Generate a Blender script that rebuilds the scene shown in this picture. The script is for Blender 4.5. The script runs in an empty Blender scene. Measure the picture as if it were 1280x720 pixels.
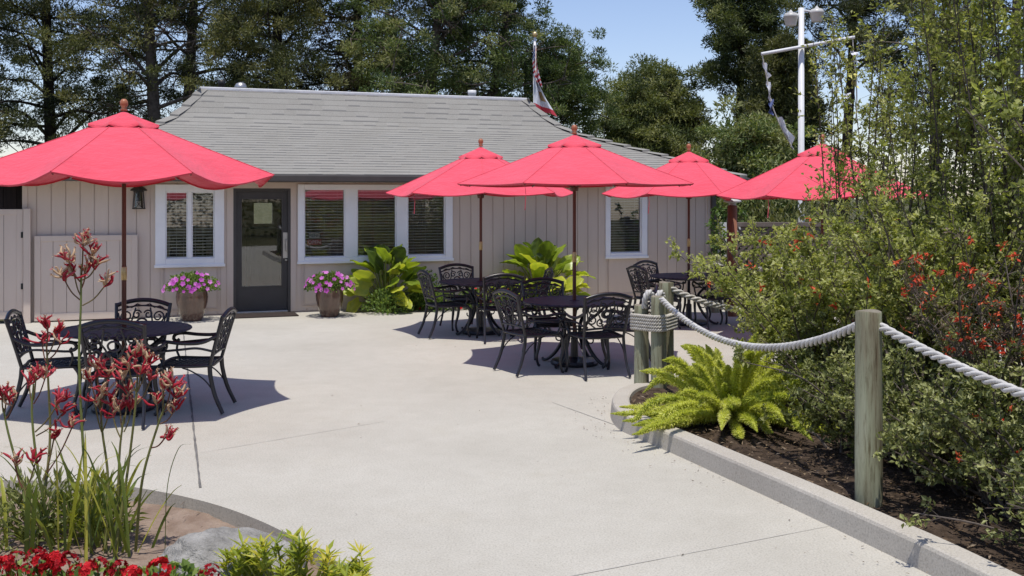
import bpy, math, random
import numpy as np
from mathutils import Vector, Matrix
from mathutils.geometry import tessellate_polygon

# ------------------------------------------------------------------ camera, world, sun, exposure
SC = bpy.context.scene
F, EYE, HOR = 1280.0, 1.93, 245.0            # focal length in photo pixels, eye height, horizon row
cam_d = bpy.data.cameras.new('camera'); cam = bpy.data.objects.new('camera', cam_d)
SC.collection.objects.link(cam)
cam.location = (0, 0, EYE); cam.rotation_euler = (math.radians(90), 0, 0)
cam_d.sensor_width = 36; cam_d.lens = 36; cam_d.shift_y = -(360 - HOR) / 1280
cam_d.clip_start = .1; cam_d.clip_end = 2000
SC.camera = cam
TO_SUN = Vector((-.03, -.50, 2.0)).normalized()
world = bpy.data.worlds.new('World'); SC.world = world; world.use_nodes = True
wn = world.node_tree.nodes; wl = world.node_tree.links
sky = wn.new('ShaderNodeTexSky'); sky.sky_type = 'NISHITA'; sky.sun_disc = False
sky.sun_elevation = math.asin(TO_SUN.z); sky.sun_rotation = math.atan2(TO_SUN.x, TO_SUN.y)
sky.altitude = 0; sky.air_density = 1.0; sky.dust_density = .45; sky.ozone_density = 1.4
wn['Background'].inputs['Strength'].default_value = .15
sky_mix = wn.new('ShaderNodeMix'); sky_mix.data_type = 'RGBA'; sky_mix.blend_type = 'MULTIPLY'; sky_mix.inputs[0].default_value = 1
sky_mix.inputs[7].default_value = (.845, .795, .865, 1)          # slightly violet tint multiplied into the sky colour
wl.new(sky.outputs[0], sky_mix.inputs[6]); wl.new(sky_mix.outputs[2], wn['Background'].inputs['Color'])
sun_d = bpy.data.lights.new('sun', 'SUN'); sun_d.energy = 3.45; sun_d.angle = math.radians(.55)
sun_d.color = (1, .958, .875)
sun = bpy.data.objects.new('sun', sun_d); SC.collection.objects.link(sun)
sun.rotation_euler = (-TO_SUN).to_track_quat('-Z', 'Y').to_euler(); sun.location = (0, 0, 30)
SC.view_settings.view_transform = 'Standard'; SC.view_settings.look = 'None'
SC.view_settings.exposure = 0.27; SC.view_settings.gamma = 1
try: SC.view_settings.use_curve_mapping = False
except Exception: pass
SC.render.engine = 'CYCLES'
SC.cycles.max_bounces = 8; SC.cycles.diffuse_bounces = 4; SC.cycles.glossy_bounces = 3
SC.cycles.transmission_bounces = 4; SC.cycles.transparent_max_bounces = 10
SC.cycles.use_denoising = True; SC.cycles.caustics_reflective = False; SC.cycles.caustics_refractive = False

R = math.radians
rng = np.random.default_rng(7)
random.seed(5)
COL = SC.collection

def W(px, py, d):                             # photo pixel + distance -> world point
    return np.array([(px - 640) / F * d, d, EYE + (HOR - py) / F * d])
def G(px, py, z=0.0):                         # photo pixel on the level z -> world point
    d = F * (EYE - z) / (py - HOR)
    return np.array([(px - 640) / F * d, d, z])

# ------------------------------------------------------------------ mesh collector
class MB:
    def __init__(s): s.v = []; s.f = []; s.t = []; s.m = []; s.n = 0; s.uv = None
    def add(s, v, f, tint=0.5, mi=0):
        v = np.asarray(v, float).reshape(-1, 3); f = np.asarray(f, int)
        s.v.append(v); s.f.append(f + s.n); s.n += len(v)
        s.t.append(np.broadcast_to(np.asarray(tint, float), (len(f),)).copy()); s.m.append(np.full(len(f), mi))
        return s
    def box(s, x0, x1, y0, y1, z0, z1, tint=.5, mi=0, M=None):
        v = np.array([(x, y, z) for x in (x0, x1) for y in (y0, y1) for z in (z0, z1)], float)
        if M is not None: v = v @ M[:3, :3].T + M[:3, 3]
        return s.add(v, [(0, 1, 3, 2), (4, 6, 7, 5), (0, 4, 5, 1), (2, 3, 7, 6), (0, 2, 6, 4), (1, 5, 7, 3)], tint, mi)
    def tube(s, path, r, n=8, tint=.5, mi=0, cap=True, flat=1.0, up=None):
        p = np.asarray(path, float); m = len(p); r = np.broadcast_to(np.asarray(r, float), (m,))
        t = np.gradient(p, axis=0); t /= np.linalg.norm(t, axis=1)[:, None] + 1e-9
        ref = np.array(up if up is not None else (0.0, 0.0, 1.0))
        if abs(t[0] @ ref) > .95: ref = np.array((1.0, 0.0, 0.0))
        a = np.cross(t[0], ref); a /= np.linalg.norm(a)
        A = np.zeros_like(p)
        for i in range(m):
            a = a - t[i] * (a @ t[i]); a /= np.linalg.norm(a) + 1e-9; A[i] = a
        B = np.cross(t, A)
        th = np.linspace(0, 2 * np.pi, n, endpoint=False)
        v = p[:, None] + r[:, None, None] * (np.cos(th)[None, :, None] * A[:, None] + flat * np.sin(th)[None, :, None] * B[:, None])
        i = np.arange(m - 1)[:, None]; j = np.arange(n)[None]; k = (j + 1) % n
        f = np.stack([i * n + j, i * n + k, (i + 1) * n + k, (i + 1) * n + j], -1).reshape(-1, 4)
        s.add(v, f, tint, mi)
        if cap:
            for q, o in ((0, 1), (m - 1, -1)):
                c = np.vstack([v[q], p[q][None]])
                s.add(c, [((j + 1) % n, j, n) if o > 0 else (j, (j + 1) % n, n) for j in range(n)], tint, mi)
        return s
    def lathe(s, prof, n=24, c=(0, 0, 0), tint=.5, mi=0):
        pr = np.asarray(prof, float); m = len(pr); th = np.linspace(0, 2 * np.pi, n, endpoint=False)
        v = np.stack([pr[:, 0][:, None] * np.cos(th), pr[:, 0][:, None] * np.sin(th), np.repeat(pr[:, 1][:, None], n, 1)], -1) + np.array(c)
        i = np.arange(m - 1)[:, None]; j = np.arange(n)[None]; k = (j + 1) % n
        return s.add(v, np.stack([i * n + j, i * n + k, (i + 1) * n + k, (i + 1) * n + j], -1).reshape(-1, 4), tint, mi)
    def leaves(s, P, D, N, L, Wd, tint=.5, fold=.25, mi=0):   # folded pointed leaves, two triangles each
        P, D, N = (np.asarray(q, float) for q in (P, D, N)); n = len(P)
        D = D / (np.linalg.norm(D, axis=1)[:, None] + 1e-9)
        S = np.cross(D, N); S /= np.linalg.norm(S, axis=1)[:, None] + 1e-9
        U = np.cross(S, D)
        L = np.broadcast_to(L, (n,))[:, None]; Wd = np.broadcast_to(Wd, (n,))[:, None]
        v = np.stack([P, P + D * L * .45 + S * Wd * .5 + U * Wd * fold, P + D * L, P + D * L * .45 - S * Wd * .5 + U * Wd * fold], 1)
        b = np.arange(n)[:, None] * 4
        f = np.concatenate([b + [0, 1, 2], b + [0, 2, 3]], 0)
        t = np.broadcast_to(tint, (n,)); return s.add(v, f, np.concatenate([t, t]), mi)
    def build(s, name, mats, parent=None, smooth=False, loc=None):
        me = bpy.data.meshes.new(name)
        V = np.concatenate(s.v); me.vertices.add(len(V)); me.vertices.foreach_set('co', V.ravel())
        tot = np.concatenate([np.full(len(f), f.shape[1]) for f in s.f]); lp = np.concatenate([f.ravel() for f in s.f])
        me.loops.add(len(lp)); me.loops.foreach_set('vertex_index', lp)
        me.polygons.add(len(tot)); me.polygons.foreach_set('loop_start', np.concatenate([[0], np.cumsum(tot)[:-1]]))
        me.polygons.foreach_set('loop_total', tot)
        me.polygons.foreach_set('material_index', np.concatenate(s.m).astype(np.int32))
        me.update(calc_edges=True)
        at = me.attributes.new('tint', 'FLOAT', 'FACE'); at.data.foreach_set('value', np.concatenate(s.t).astype(np.float32))
        if s.uv is not None:
            ul = me.uv_layers.new(name='UVMap'); ul.data.foreach_set('uv', np.concatenate(s.uv).ravel().astype(np.float32))
        me.polygons.foreach_set('use_smooth', np.full(len(tot), bool(smooth)))
        me.validate()
        for m in (mats if isinstance(mats, (list, tuple)) else [mats]): me.materials.append(m)
        o = bpy.data.objects.new(name, me); COL.objects.link(o)
        if parent is not None: o.parent = parent
        if loc is not None: o.location = loc
        return o

def thing(name, label, cat, loc=(0, 0, 0), rz=0.0, group=None):
    o = bpy.data.objects.new(name, None); COL.objects.link(o); o.empty_display_size = .2
    o.location = tuple(loc); o.rotation_euler = (0, 0, rz); o['label'] = label; o['category'] = cat
    if group: o['group'] = group
    return o
def tag(o, label, cat, group=None):
    o['label'] = label; o['category'] = cat
    if group: o['group'] = group
    return o
def kind(o, k): o['kind'] = k; return o
def copy_tree(o, parent=None):
    c = o.copy(); COL.objects.link(c)
    if parent is not None: c.parent = parent
    for ch in list(o.children): copy_tree(ch, c)
    return c
def bevel(o, w, seg=2):
    m = o.modifiers.new('bevel', 'BEVEL'); m.width = w; m.segments = seg; m.limit_method = 'ANGLE'; m.angle_limit = R(35); return o
def rand(n, a=0.0, b=1.0): return rng.uniform(a, b, n)
def rdir(n):
    v = rng.normal(size=(n, 3)); return v / np.linalg.norm(v, axis=1)[:, None]
def bez(pts, n=12):                            # smooth curve through points
    p = np.asarray(pts, float); q = np.vstack([2 * p[0] - p[1], p, 2 * p[-1] - p[-2]]); out = []
    for i in range(1, len(q) - 2):
        t = np.linspace(0, 1, n, endpoint=False)[:, None]; a, b, c, d = q[i - 1], q[i], q[i + 1], q[i + 2]
        out.append(.5 * (2 * b + (c - a) * t + (2 * a - 5 * b + 4 * c - d) * t * t + (3 * b - a - 3 * c + d) * t ** 3))
    return np.vstack(out + [p[-1:]])

# ------------------------------------------------------------------ materials
def srgb(r, g, b):
    f = lambda c: (c / 255 / 12.92) if c <= 10 else ((c / 255 + .055) / 1.055) ** 2.4
    return (f(r), f(g), f(b))
def newmat(name):
    m = bpy.data.materials.new(name); m.use_nodes = True; nt = m.node_tree
    return m, nt, nt.nodes['Principled BSDF'], nt.nodes, nt.links
def N_(nt, t, **kw):
    n = nt.nodes.new(t)
    for k, v in kw.items(): setattr(n, k, v)
    return n
def ramp(nt, stops):
    r = nt.nodes.new('ShaderNodeValToRGB'); e = r.color_ramp.elements
    while len(e) < len(stops): e.new(.5)
    for el, (p, c) in zip(e, stops): el.position = p; el.color = (*c, 1)
    return r
def noise(nt, scale, detail=4, rough=.6, vec=None, co='Object'):
    tc = nt.nodes.new('ShaderNodeTexCoord'); n = nt.nodes.new('ShaderNodeTexNoise')
    n.inputs['Scale'].default_value = scale; n.inputs['Detail'].default_value = detail; n.inputs['Roughness'].default_value = rough
    if vec is not None:
        mp = nt.nodes.new('ShaderNodeMapping'); mp.inputs['Scale'].default_value = vec
        nt.links.new(tc.outputs[co], mp.inputs[0]); nt.links.new(mp.outputs[0], n.inputs['Vector'])
    else: nt.links.new(tc.outputs[co], n.inputs['Vector'])
    return n
def bump(nt, src, b, strength=.3, dist=.01):
    bm = nt.nodes.new('ShaderNodeBump'); bm.inputs['Strength'].default_value = strength; bm.inputs['Distance'].default_value = dist
    nt.links.new(src, bm.inputs['Height']); nt.links.new(bm.outputs[0], b.inputs['Normal']); return bm
def mix(nt, fac, a, b, mode='MIX'):
    m = nt.nodes.new('ShaderNodeMix'); m.data_type = 'RGBA'; m.blend_type = mode
    for s, v in ((0, fac), (6, a), (7, b)):
        if hasattr(v, 'links') or isinstance(v, bpy.types.NodeSocket): nt.links.new(v, m.inputs[s])
        elif s == 0: m.inputs[s].default_value = v
        else: m.inputs[s].default_value = (*v, 1)
    return m.outputs[2]
def surf(name, c1, c2, rough=.6, scale=6, spec=.4, bstr=.15, bscale=60, bdist=.004, vec=None, metal=0.0, stops=(.3, .7), coat=0.0):
    m, nt, b, n, l = newmat(name)
    no = noise(nt, scale, 5, .6, vec); r = ramp(nt, [(stops[0], c1), (stops[1], c2)]); l.new(no.outputs[0], r.inputs[0])
    l.new(r.outputs[0], b.inputs['Base Color']); b.inputs['Roughness'].default_value = rough
    b.inputs['Specular IOR Level'].default_value = spec; b.inputs['Metallic'].default_value = metal
    if coat: b.inputs['Coat Weight'].default_value = coat
    if bstr: bump(nt, noise(nt, bscale, 4, .6, vec).outputs[0], b, bstr, bdist)
    return m
def leafmat(name, cols, trans=.35, rough=.5, spec=.35, tcol=None):
    m, nt, b, n, l = newmat(name)
    a = N_(nt, 'ShaderNodeAttribute', attribute_name='tint')
    r = ramp(nt, [(i / max(1, len(cols) - 1), c) for i, c in enumerate(cols)]); l.new(a.outputs['Fac'], r.inputs[0])
    l.new(r.outputs[0], b.inputs['Base Color']); b.inputs['Roughness'].default_value = rough; b.inputs['Specular IOR Level'].default_value = spec
    t = n.new('ShaderNodeBsdfTranslucent'); l.new(mix(nt, 1.0, r.outputs[0], tcol or (1.25, 1.3, .55), 'MULTIPLY'), t.inputs[0])
    ms = n.new('ShaderNodeMixShader'); ms.inputs[0].default_value = trans
    l.new(b.outputs[0], ms.inputs[1]); l.new(t.outputs[0], ms.inputs[2]); l.new(ms.outputs[0], n['Material Output'].inputs[0])
    return m
def concrete(name, c1, c2, stain=.25):
    m, nt, b, n, l = newmat(name)
    big = noise(nt, .55, 5, .65); mid = noise(nt, 5, 6, .7); fine = noise(nt, 85, 3, .7); speck = N_(nt, 'ShaderNodeTexVoronoi')
    tc = n.new('ShaderNodeTexCoord'); l.new(tc.outputs['Object'], speck.inputs['Vector']); speck.inputs['Scale'].default_value = 55
    r1 = ramp(nt, [(.32, c1), (.68, c2)]); l.new(big.outputs[0], r1.inputs[0])
    r2 = ramp(nt, [(.3, (.95, .945, .935)), (.7, (1.03, 1.03, 1.03))]); l.new(mid.outputs[0], r2.inputs[0])
    r3 = ramp(nt, [(.30, (.66, .65, .64)), (.47, (.97, .97, .97)), (.72, (1.16, 1.16, 1.16))]); l.new(fine.outputs[0], r3.inputs[0])
    r4 = ramp(nt, [(.0, (.55, .53, .5)), (.09, (1, 1, 1))]); l.new(speck.outputs['Distance'], r4.inputs[0])
    c = mix(nt, 1.0, r1.outputs[0], r2.outputs[0], 'MULTIPLY'); c = mix(nt, .9, c, r3.outputs[0], 'MULTIPLY'); c = mix(nt, .55, c, r4.outputs[0], 'MULTIPLY')
    st = noise(nt, 1.1, 7, .72); r6 = ramp(nt, [(.56, (1, 1, 1)), (.68, (.93, .92, .90))]); l.new(st.outputs[0], r6.inputs[0]); c = mix(nt, 1, c, r6.outputs[0], 'MULTIPLY')
    l.new(c, b.inputs['Base Color']); b.inputs['Roughness'].default_value = .85; b.inputs['Specular IOR Level'].default_value = .25
    bump(nt, fine.outputs[0], b, .35, .003); return m
M = {}
M['concrete'] = concrete('concrete', (.42, .395, .345), (.49, .465, .412))
M['kerb'] = concrete('kerb_concrete', (.40, .365, .32), (.47, .44, .39))
M['joint'] = surf('joint_filler', (.10, .095, .09), (.2, .19, .18), .9, 8)
M['joint_pale'] = surf('saw_cut', (.39, .372, .335), (.45, .43, .39), .9, 8)
M['soil_pale'] = surf('dry_soil', (.20, .14, .105), (.32, .245, .195), .95, 7, .1, .9, 28, .03)
M['soil'] = surf('bark_soil', (.032, .023, .017), (.12, .085, .062), .95, 14, .1, 1.0, 38, .04)
M['earth'] = surf('earth_ground', (.05, .055, .025), (.12, .11, .06), .95, .8, .1, .5, 6, .05)
M['wall'] = surf('wall_paint', (.545, .452, .385), (.605, .508, .435), .65, 3, .3, .12, 55, .003, (1, 1, .25))
M['trim_tan'] = surf('tan_trim_paint', (.42, .36, .29), (.47, .41, .33), .6, 4)
M['white'] = surf('white_paint', (.78, .78, .80), (.85, .85, .86), .4, 4, .4, .05)
M['fascia'] = surf('gutter_paint', (.05, .044, .041), (.068, .06, .056), .5, 4)
M['door'] = surf('door_paint', (.052, .048, .046), (.066, .061, .059), .5, 4)
M['darkmetal'] = surf('dark_bronze', (.02, .018, .016), (.035, .03, .027), .5, 9)
M['steel'] = surf('brushed_steel', (.42, .40, .38), (.55, .53, .50), .35, 9, .5, .05, metal=.8)
M['castiron'] = surf('cast_aluminium_black', (.010, .009, .013), (.022, .020, .027), .34, 14, .6, .25, 160, .002)
M['black'] = surf('black_iron', (.012, .012, .012), (.02, .02, .02), .5, 10)
M['pole_wood'] = surf('mahogany_varnish', (.085, .022, .014), (.14, .042, .026), .35, 5, .5, .1, 40, .003, (4, 4, .3))
M['finial'] = surf('turned_finial_wood', (.30, .10, .045), (.42, .16, .08), .4, 9)
M['brass'] = surf('brass_ferrule', (.50, .36, .16), (.60, .44, .22), .35, 9, .5, .05, metal=.7)
M['pot'] = surf('brown_glaze', (.045, .02, .013), (.15, .088, .062), .2, 4, .6, .1, 25, .004, (1.6, 1.6, .5), coat=.5)
M['rope'] = surf('rope_fibre', (.40, .385, .37), (.62, .605, .59), .85, 11, .2, .5, 140, .004)
M['rope_old'] = surf('weathered_rope_fibre', (.40, .37, .32), (.56, .53, .48), .9, 30, .2, .5, 140, .004)
M['rock'] = surf('granite_boulder', (.20, .19, .175), (.40, .385, .36), .95, 7, .15, 1.0, 34, .03)
M['bark'] = surf('pine_bark', (.022, .017, .014), (.06, .048, .038), .95, 9, .1, 1.0, 22, .05, (1, 1, .3))
M['twig'] = surf('grey_twig_bark', (.07, .055, .045), (.16, .13, .11), .9, 12)
M['twig_dark'] = surf('dark_stem_bark', (.045, .036, .028), (.12, .095, .075), .9, 12)
M['lattice'] = surf('lattice_wood', (.10, .08, .065), (.17, .14, .12), .8, 8)
M['redwood'] = surf('redwood_pole', (.17, .07, .04), (.27, .12, .07), .7, 5, .3, .3, 30, .004, (3, 3, .3))
M['shed'] = surf('dark_stained_boards', (.03, .022, .02), (.055, .042, .038), .8, 5, .2, .3, 30, .004, (3, 3, .3))
M['slat'] = surf('blind_slat', (.78, .78, .76), (.84, .84, .82), .6, 4, .3, 0)
M['polewhite'] = surf('lamp_post_paint', (.55, .55, .56), (.72, .72, .73), .5, 3, .4, .1, 30, .004, (1, 1, .3))
M['lampglass'] = surf('frosted_lamp_body', (.42, .41, .39), (.55, .54, .52), .4, 4)
def post_mat():
    m, nt, b, n, l = newmat('treated_post_wood')
    a = noise(nt, 5, 5, .65, (2.2, 2.2, .22)); r = ramp(nt, [(.28, (.15, .12, .08)), (.42, (.25, .235, .165)), (.55, (.30, .312, .222)), (.75, (.39, .395, .30))]); l.new(a.outputs[0], r.inputs[0])
    g = noise(nt, 22, 6, .75, (2.6, 2.6, .2)); r2 = ramp(nt, [(.34, (.42, .36, .28)), (.5, (.95, .94, .9)), (.7, (1.1, 1.08, 1.05))]); l.new(g.outputs[0], r2.inputs[0])
    l.new(mix(nt, .9, r.outputs[0], r2.outputs[0], 'MULTIPLY'), b.inputs['Base Color']); b.inputs['Roughness'].default_value = .85
    b.inputs['Specular IOR Level'].default_value = .2; bump(nt, g.outputs[0], b, .5, .006); return m
M['post'] = post_mat()
M['post_top'] = surf('post_end_grain', (.16, .14, .11), (.28, .25, .20), .9, 30, .15, .6, 60, .006)
def canopy_mat():
    m, nt, b, n, l = newmat('red_canopy_cloth')
    no = noise(nt, 2.5, 4, .6); r = ramp(nt, [(.3, (.69, .066, .104)), (.7, (.78, .086, .130))]); l.new(no.outputs[0], r.inputs[0])
    l.new(r.outputs[0], b.inputs['Base Color']); b.inputs['Roughness'].default_value = .8; b.inputs['Specular IOR Level'].default_value = .2
    b.inputs['Sheen Weight'].default_value = .25
    bump(nt, noise(nt, 4.5, 5, .6, (1, 1, 2.5)).outputs[0], b, .6, .06)
    t = n.new('ShaderNodeBsdfTranslucent'); t.inputs[0].default_value = (.60, .03, .06, 1)
    ms = n.new('ShaderNodeMixShader'); ms.inputs[0].default_value = .04
    l.new(b.outputs[0], ms.inputs[1]); l.new(t.outputs[0], ms.inputs[2]); l.new(ms.outputs[0], n['Material Output'].inputs[0]); return m
M['canopy'] = canopy_mat()
def glass_mat():
    m, nt, b, n, l = newmat('window_glass')
    tr = n.new('ShaderNodeBsdfTransparent'); tr.inputs[0].default_value = (.95, .96, .95, 1)
    gl = n.new('ShaderNodeBsdfGlossy'); gl.inputs[1].default_value = .015; gl.inputs[0].default_value = (.95, .95, .95, 1)
    fr = n.new('ShaderNodeFresnel'); fr.inputs[0].default_value = 1.6
    mth = N_(nt, 'ShaderNodeMath', operation='MULTIPLY_ADD'); mth.inputs[1].default_value = 1.2; mth.inputs[2].default_value = .025
    l.new(fr.outputs[0], mth.inputs[0])
    ms = n.new('ShaderNodeMixShader'); l.new(mth.outputs[0], ms.inputs[0]); l.new(tr.outputs[0], ms.inputs[1]); l.new(gl.outputs[0], ms.inputs[2])
    l.new(ms.outputs[0], n['Material Output'].inputs[0]); return m
M['glass'] = glass_mat()
def table_mat():
    m, nt, b, n, l = newmat('table_top_lattice')
    tc = n.new('ShaderNodeTexCoord'); v = n.new('ShaderNodeTexVoronoi'); v.inputs['Scale'].default_value = 15; v.inputs['Randomness'].default_value = .25
    l.new(tc.outputs['Object'], v.inputs['Vector'])
    r = ramp(nt, [(.25, (.012, .010, .016)), (.42, (.040, .034, .058))]); l.new(v.outputs['Distance'], r.inputs[0])
    l.new(r.outputs[0], b.inputs['Base Color']); b.inputs['Roughness'].default_value = .5; b.inputs['Specular IOR Level'].default_value = .3
    bump(nt, v.outputs['Distance'], b, .6, .006); return m
M['table_top'] = table_mat()
def shingle_mat():
    m, nt, b, n, l = newmat('roof_shingles')
    uv = n.new('ShaderNodeUVMap'); sp = n.new('ShaderNodeSeparateXYZ'); l.new(uv.outputs[0], sp.inputs[0])
    def math_(op, a, bb=None):
        q = N_(nt, 'ShaderNodeMath', operation=op)
        for i, v in enumerate((a, bb)):
            if v is None: continue
            if isinstance(v, (int, float)): q.inputs[i].default_value = v
            else: l.new(v, q.inputs[i])
        return q.outputs[0]
    row = math_('FLOOR', sp.outputs[1]); fr = math_('FRACT', sp.outputs[1])
    wn_ = N_(nt, 'ShaderNodeTexWhiteNoise', noise_dimensions='1D'); l.new(row, wn_.inputs['W'])
    x = math_('ADD', math_('MULTIPLY', sp.outputs[0], 4.4), math_('MULTIPLY', wn_.outputs[0], 7.0)); tab = math_('FLOOR', x)
    cb = n.new('ShaderNodeCombineXYZ'); l.new(tab, cb.inputs[0]); l.new(row, cb.inputs[1])
    w2 = N_(nt, 'ShaderNodeTexWhiteNoise', noise_dimensions='2D'); l.new(cb.outputs[0], w2.inputs['Vector'])
    r = ramp(nt, [(0, (.262, .252, .231)), (.5, (.274, .264, .243)), (1, (.286, .275, .254))]); l.new(w2.outputs[0], r.inputs[0])
    dark = math_('MULTIPLY', math_('GREATER_THAN', w2.outputs[0], .66), math_('LESS_THAN', fr, .22))
    no = noise(nt, 70, 3, .7); r3 = ramp(nt, [(.3, (.75, .75, .74)), (.7, (1.15, 1.15, 1.15))]); l.new(no.outputs[0], r3.inputs[0])
    blot = noise(nt, .8, 4, .6); r5 = ramp(nt, [(.3, (.94, .935, .925)), (.7, (1.04, 1.04, 1.035))]); l.new(blot.outputs[0], r5.inputs[0])
    c = mix(nt, .8, r.outputs[0], r3.outputs[0], 'MULTIPLY'); c = mix(nt, 1, c, r5.outputs[0], 'MULTIPLY'); c = mix(nt, dark, c, (.185, .18, .17))
    l.new(c, b.inputs['Base Color']); b.inputs['Roughness'].default_value = .95; b.inputs['Specular IOR Level'].default_value = .15
    bump(nt, no.outputs[0], b, .4, .004); return m
M['shingle'] = shingle_mat()
M['pine_leaf'] = leafmat('pine_needles', [(.026, .034, .015), (.062, .074, .026), (.135, .145, .048), (.27, .25, .10)], .3)  # pale end of the ramp paints sunlit tufts into the needle colour
M['fresh_pine'] = leafmat('fresh_pine_needles', [(.04, .052, .02), (.09, .115, .038), (.18, .205, .065), (.31, .31, .12)], .28)
M['cypress_leaf'] = leafmat('cypress_sprays', [(.03, .05, .016), (.075, .115, .034), (.16, .205, .062), (.30, .30, .13)], .3)  # pale end puts sunlit highlights into the spray colour
M['dry_leaf'] = leafmat('dry_brown_sprays', [(.035, .045, .016), (.09, .085, .04), (.17, .13, .075)], .2)
M['shrub_leaf'] = leafmat('small_shrub_leaves', [(.14, .165, .045), (.27, .30, .085), (.41, .43, .145), (.54, .54, .26)], .45)
M['under_leaf'] = leafmat('grey_green_leaves', [(.065, .08, .025), (.155, .175, .055), (.29, .31, .115), (.44, .45, .21)], .3)
M['redbush_leaf'] = leafmat('reddish_leaves', [(.05, .055, .02), (.10, .10, .045), (.17, .12, .085), (.24, .18, .14)], .3)
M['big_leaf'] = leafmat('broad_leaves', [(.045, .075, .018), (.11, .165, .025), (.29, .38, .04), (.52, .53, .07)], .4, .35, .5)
M['fern_leaf'] = leafmat('foxtail_needles', [(.36, .42, .06), (.56, .58, .11), (.70, .70, .21), (.80, .78, .38)], .42)
M['strap_leaf'] = leafmat('strap_leaves', [(.08, .12, .04), (.18, .23, .055), (.33, .36, .06), (.50, .44, .09)], .35, .4)
M['bed_leaf'] = leafmat('bedding_leaves', [(.04, .075, .02), (.10, .17, .035), (.19, .27, .06), (.30, .38, .10)], .35)
M['lime_leaf'] = leafmat('lime_leaves', [(.16, .22, .03), (.30, .35, .035), (.46, .46, .05), (.58, .50, .08)], .4)
M['paw_flower'] = leafmat('red_paw_flowers', [(.28, .012, .022), (.44, .026, .045), (.58, .10, .12), (.56, .40, .25)], .2, .6, .2, (1.2, .6, .6))
M['paw_stem'] = leafmat('paw_stems', [(.15, .05, .035), (.17, .14, .05), (.18, .22, .06)], .05)
M['pink_flower'] = leafmat('petunia_petals', [(.45, .08, .42), (.64, .15, .58), (.76, .32, .70)], .35, .6, .2, (1.1, .8, 1.1))
M['red_flower'] = leafmat('geranium_petals', [(.22, .008, .015), (.55, .012, .02), (.72, .035, .045)], .3, .6, .2, (1.2, .7, .7))
M['orange_flower'] = leafmat('orange_red_petals', [(.60, .055, .03), (.72, .11, .05), (.80, .22, .10)], .3, .6, .2, (1.2, .8, .7))
M['white_flower'] = leafmat('white_petals', [(.6, .6, .58), (.75, .75, .72)], .3)
M['litter'] = leafmat('dead_leaf_litter', [(.05, .03, .02), (.13, .085, .05), (.26, .19, .12)], .1)
M['lawn'] = leafmat('lawn_blades', [(.07, .12, .02), (.13, .2, .035), (.2, .28, .06)], .3)

# ------------------------------------------------------------------ ground, patio, beds
mb = MB(); mb.add([(-400, -300, 0), (400, -300, 0), (400, 700, 0), (-400, 700, 0)], [(0, 1, 2, 3)])
kind(mb.build('ground', M['earth'], loc=(0, 0, -.16)), 'structure')

KO = 76.0
def kfront(x): return 76 - .0198 * (x - 328)
HO = np.array([(328 - 640) / 76, F / 76]); TH = R(19.95); hc, hs = math.cos(TH), math.sin(TH)
def U(px, v=0.0):                              # photo column -> distance along the house front
    t = (px - 640) / F; ox, oy = HO[0] - hs * v, HO[1] + hc * v
    return (t * oy - ox) / (hc - t * hs)
def HW(u, v): return np.array([HO[0] + hc * u - hs * v, HO[1] + hs * u + hc * v])

bed_px = [(-420, 592), (-200, 596), (0, 600), (100, 602), (175, 610), (260, 628), (330, 653), (400, 690), (440, 715), (475, 748), (520, 815), (545, 900)]
bedL = bez([G(*p)[:2] for p in bed_px], 6)
hl, hr = HW(-9, .04), HW(9.5, .04)
poly = [(-14, hl[1] - 2.0)] + [(-14, bedL[0][1])] + [tuple(p) for p in bedL] + [(bedL[-1][0] + .12, 1.2), (bedL[-1][0] + .1, -4), (12, -4), (12, 16.2), (5.2, 16.2), (hr[0], hr[1]), (hl[0], hl[1])]
P3 = [Vector((x, y, 0)) for x, y in poly]; tri = tessellate_polygon([P3]); n = len(poly)
mb = MB(); V = [(x, y, 0) for x, y in poly]; mb.add(V, [t for t in tri])
mb.add(V + [(x, y, -.13) for x, y in poly], [(i, (i + 1) % n, n + (i + 1) % n, n + i) for i in range(n)])
patio = kind(mb.build('patio', M['concrete']), 'structure')
import bmesh
bm = bmesh.new(); bm.from_mesh(patio.data); bmesh.ops.remove_doubles(bm, verts=bm.verts, dist=1e-5); bmesh.ops.recalc_face_normals(bm, faces=bm.faces)
bm.to_mesh(patio.data); bm.free()
def joint(p0, p1, w, m):
    a, b = G(*p0)[:2], G(*p1)[:2]; d = (b - a) / np.linalg.norm(b - a); s = np.array([-d[1], d[0]]) * w / 2
    k = max(2, int(np.linalg.norm(b - a) / .12)); vs = []; fs = []
    for i in range(k + 1):
        c = a + (b - a) * i / k; q = s * rng.uniform(.6, 1.35); j = s * rng.uniform(-.3, .3)
        vs += [(*(c - q + j), .004), (*(c + q + j), .004)]
        if i: fs.append((2 * i - 2, 2 * i, 2 * i + 1, 2 * i - 1))
    kind(MB().add(vs, fs).build('patio_joint', m), 'structure')
joint((228, 404), (250, 610), .016, M['joint'])
joint((1036, 658), (640, 735), .005, M['joint_pale'])
joint((690, 503), (768, 531), .010, M['joint_pale'])
joint((252, 566), (480, 527), .005, M['joint_pale'])

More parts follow.
